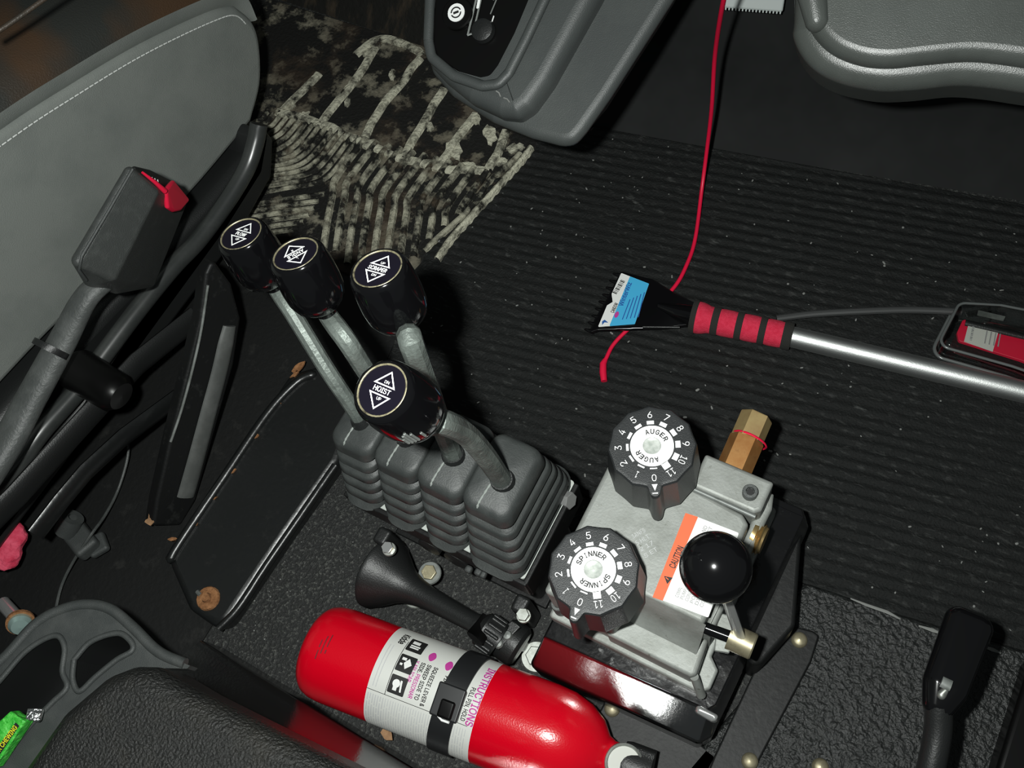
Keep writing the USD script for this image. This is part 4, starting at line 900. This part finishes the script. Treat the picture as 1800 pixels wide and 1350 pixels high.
for a, b, r in [((846, -40), (822, 62), .0009), ((854, -40), (832, 58), .0009), ((822, 62), (833, 58), .0009), ((856, -40), (868, 0), .0008), ((885, -30), (862, 25), .0006)]:
    t.part('slot_edge', tube([on3(a), on3(b)], r, 6), K['grey_metal'], 60, under=ip)
t.part('slot', prism(local([(847, -38), (853, -38), (830, 58), (823, 60)], c3), -.003, -.0004, 0, c3), K['panel_black'], False, under=ip)
t.part('slider_tip', rbox((.0026, .010, .002), .0006).apply_transform(frame(on3((842, 4)), cn, (.9, .2, 0))), K['white_ink'], 30, under=ip)
t.part('rotary_knob', lathe([(0, 0), (.0095, 0), (.0085, .004), (.006, .005), (0, .0054)], 24, frame(on3((850, 55)), cn)), K['black_plastic'], 40, under=ip)
t.part('knob_line', tube([on3((865, 38)) , on3((868, 28))], .0006, 6), K['white_ink'], 60, under=ip)
for a, b in [((830, 147), (862, 152)), ((872, 160), (880, 170)), ((885, 172), (896, 180))]:
    p0, p1 = PP(*a, c2[:3, 3] + cn * .0085, cn), PP(*b, c2[:3, 3] + cn * .0082, cn)
    t.part('scuff', tube([p0, (p0 + p1) / 2 + V(0, .001, 0), p1], .0006, 6), K['speck'], 60)

t = Thing('glove_box', 'grey plastic lower dash tray with wavy rounded lip at upper right', 'glove box', P(1600, 60, .3))
go, gn = P(1600, 120, .27), unit((0.05, -.50, .86)); gf_ = frame(go, gn)
ol = spline(local([(1396, -140), (1394, 20), (1393, 62), (1420, 108), (1468, 138), (1540, 154), (1605, 153), (1680, 145), (1745, 149), (1830, 161), (1930, 170)], gf_), 8)
ol = np.vstack([ol, local([(1930, -140)], gf_)])
t.part('lip', prism(ol, -.05, 0, .013, gf_, 6), K['dash_grey'], 60)
g2 = frame(go + gn * .009, gn)
il = spline(local([(1410, -140), (1410, 0), (1424, 50), (1458, 88), (1508, 110), (1562, 116), (1625, 110), (1700, 104), (1765, 109), (1850, 122), (1940, 130)], g2), 8)
il = np.vstack([il, local([(1940, -140)], g2)])
t.part('face', prism(il, -.012, .003, .010, g2, 6), K['dash_grey'], 60)
t.part('corner_dimple', hull([(PP(1428, -10, g2[:3, 3], gn), .010), (PP(1436, 36, g2[:3, 3], gn), .008)], 20), K['dash_grey'], 60)
vc = PP(1327, -25, V(.055, .617, 0), unit((0, -.55, .30))); vc = vc + (EYE - vc) * .04
t = Thing('foot_pedal', 'light grey plate with a toothed lower edge at the top beside the red cable', 'panel', vc)
vf = frame(vc, unit(EYE - vc), R @ V(1, .07, 0))
t.part('plate', rbox((.055, .040, .006), .002).apply_transform(vf), K['vent_grey'], 30)
for k in range(18): t.part('tooth', rbox((.0016, .0026, .006), .0005, (-.0255 + .003 * k, -.0205 if R[1, 1] < 0 and (vf[:3, 1] @ R)[1] < 0 else .0205, 0), 6).apply_transform(vf), K['vent_grey'], 30)

# ================================================================ long handle at lower right
t = Thing('hand_lever', 'black handled lever with worn metal collar at the lower right', 'lever', P(1660, 1250, .1))
h0, h1_, h2_, h3 = P(1702, 1098, .13), P(1662, 1205, .13), P(1650, 1238, .128), P(1632, 1370, .11)
t.part('grip', hull([(h0 + V(-.006, 0, 0), .009), (h0 + V(.006, 0, 0), .009), (h1_ + V(-.005, 0, 0), .009), (h1_ + V(.005, 0, 0), .009), (h2_ + V(-.002, 0, 0), .008), (h2_ + V(.002, 0, 0), .008)], 24), K['black_gloss'], 40)
t.part('collar', tube([P(1655, 1198, .142), P(1672, 1206, .142)], .0035, 10, .5), K['grey_metal'], 50)
t.part('worn_spot', hull([(P(1655, 1222, .138), .0028), (P(1661, 1214, .139), .0022)], 10), K['zinc'], 50, label='bare metal worn spot')
t.part('shaft', tube(spline([h2_, P(1648, 1290, .12), P(1632, 1370, .11), P(1610, 1460, .09)], 6), .0085, 16), K['black_plastic'], 50)

# loose grit on the floor coverings
rg_ = random.Random(11); sk = []
while len(sk) < 260:
    x, y = rg_.uniform(-.45, .35), rg_.uniform(.18, .66)
    if not RIB_OUT.buffer(-.01).contains(Point(x, y)): continue
    r = rg_.choice([.0006, .0007, .0008, .0011]); o_ = trimesh.creation.icosphere(0, r); o_.apply_scale([rg_.uniform(.7, 2.2), rg_.uniform(.6, 1.2), .6]); o_.apply_transform(trimesh.transformations.rotation_matrix(rg_.uniform(0, 6), (0, 0, 1))); o_.apply_translation((x, y, .0062)); sk.append(o_)
for k in range(120):
    x, y = rg_.uniform(-.42, -.16), rg_.uniform(-.05, .10); r = rg_.choice([.0005, .0006, .0009]); o_ = trimesh.creation.icosphere(0, r); o_.apply_translation((x, y, .0)); sk.append(o_)
single('floor_grit', join(*sk), K['speck'], 'tiny pale grit scattered over the ribbed mat and floor', 'grit', kind='stuff', smooth=False)
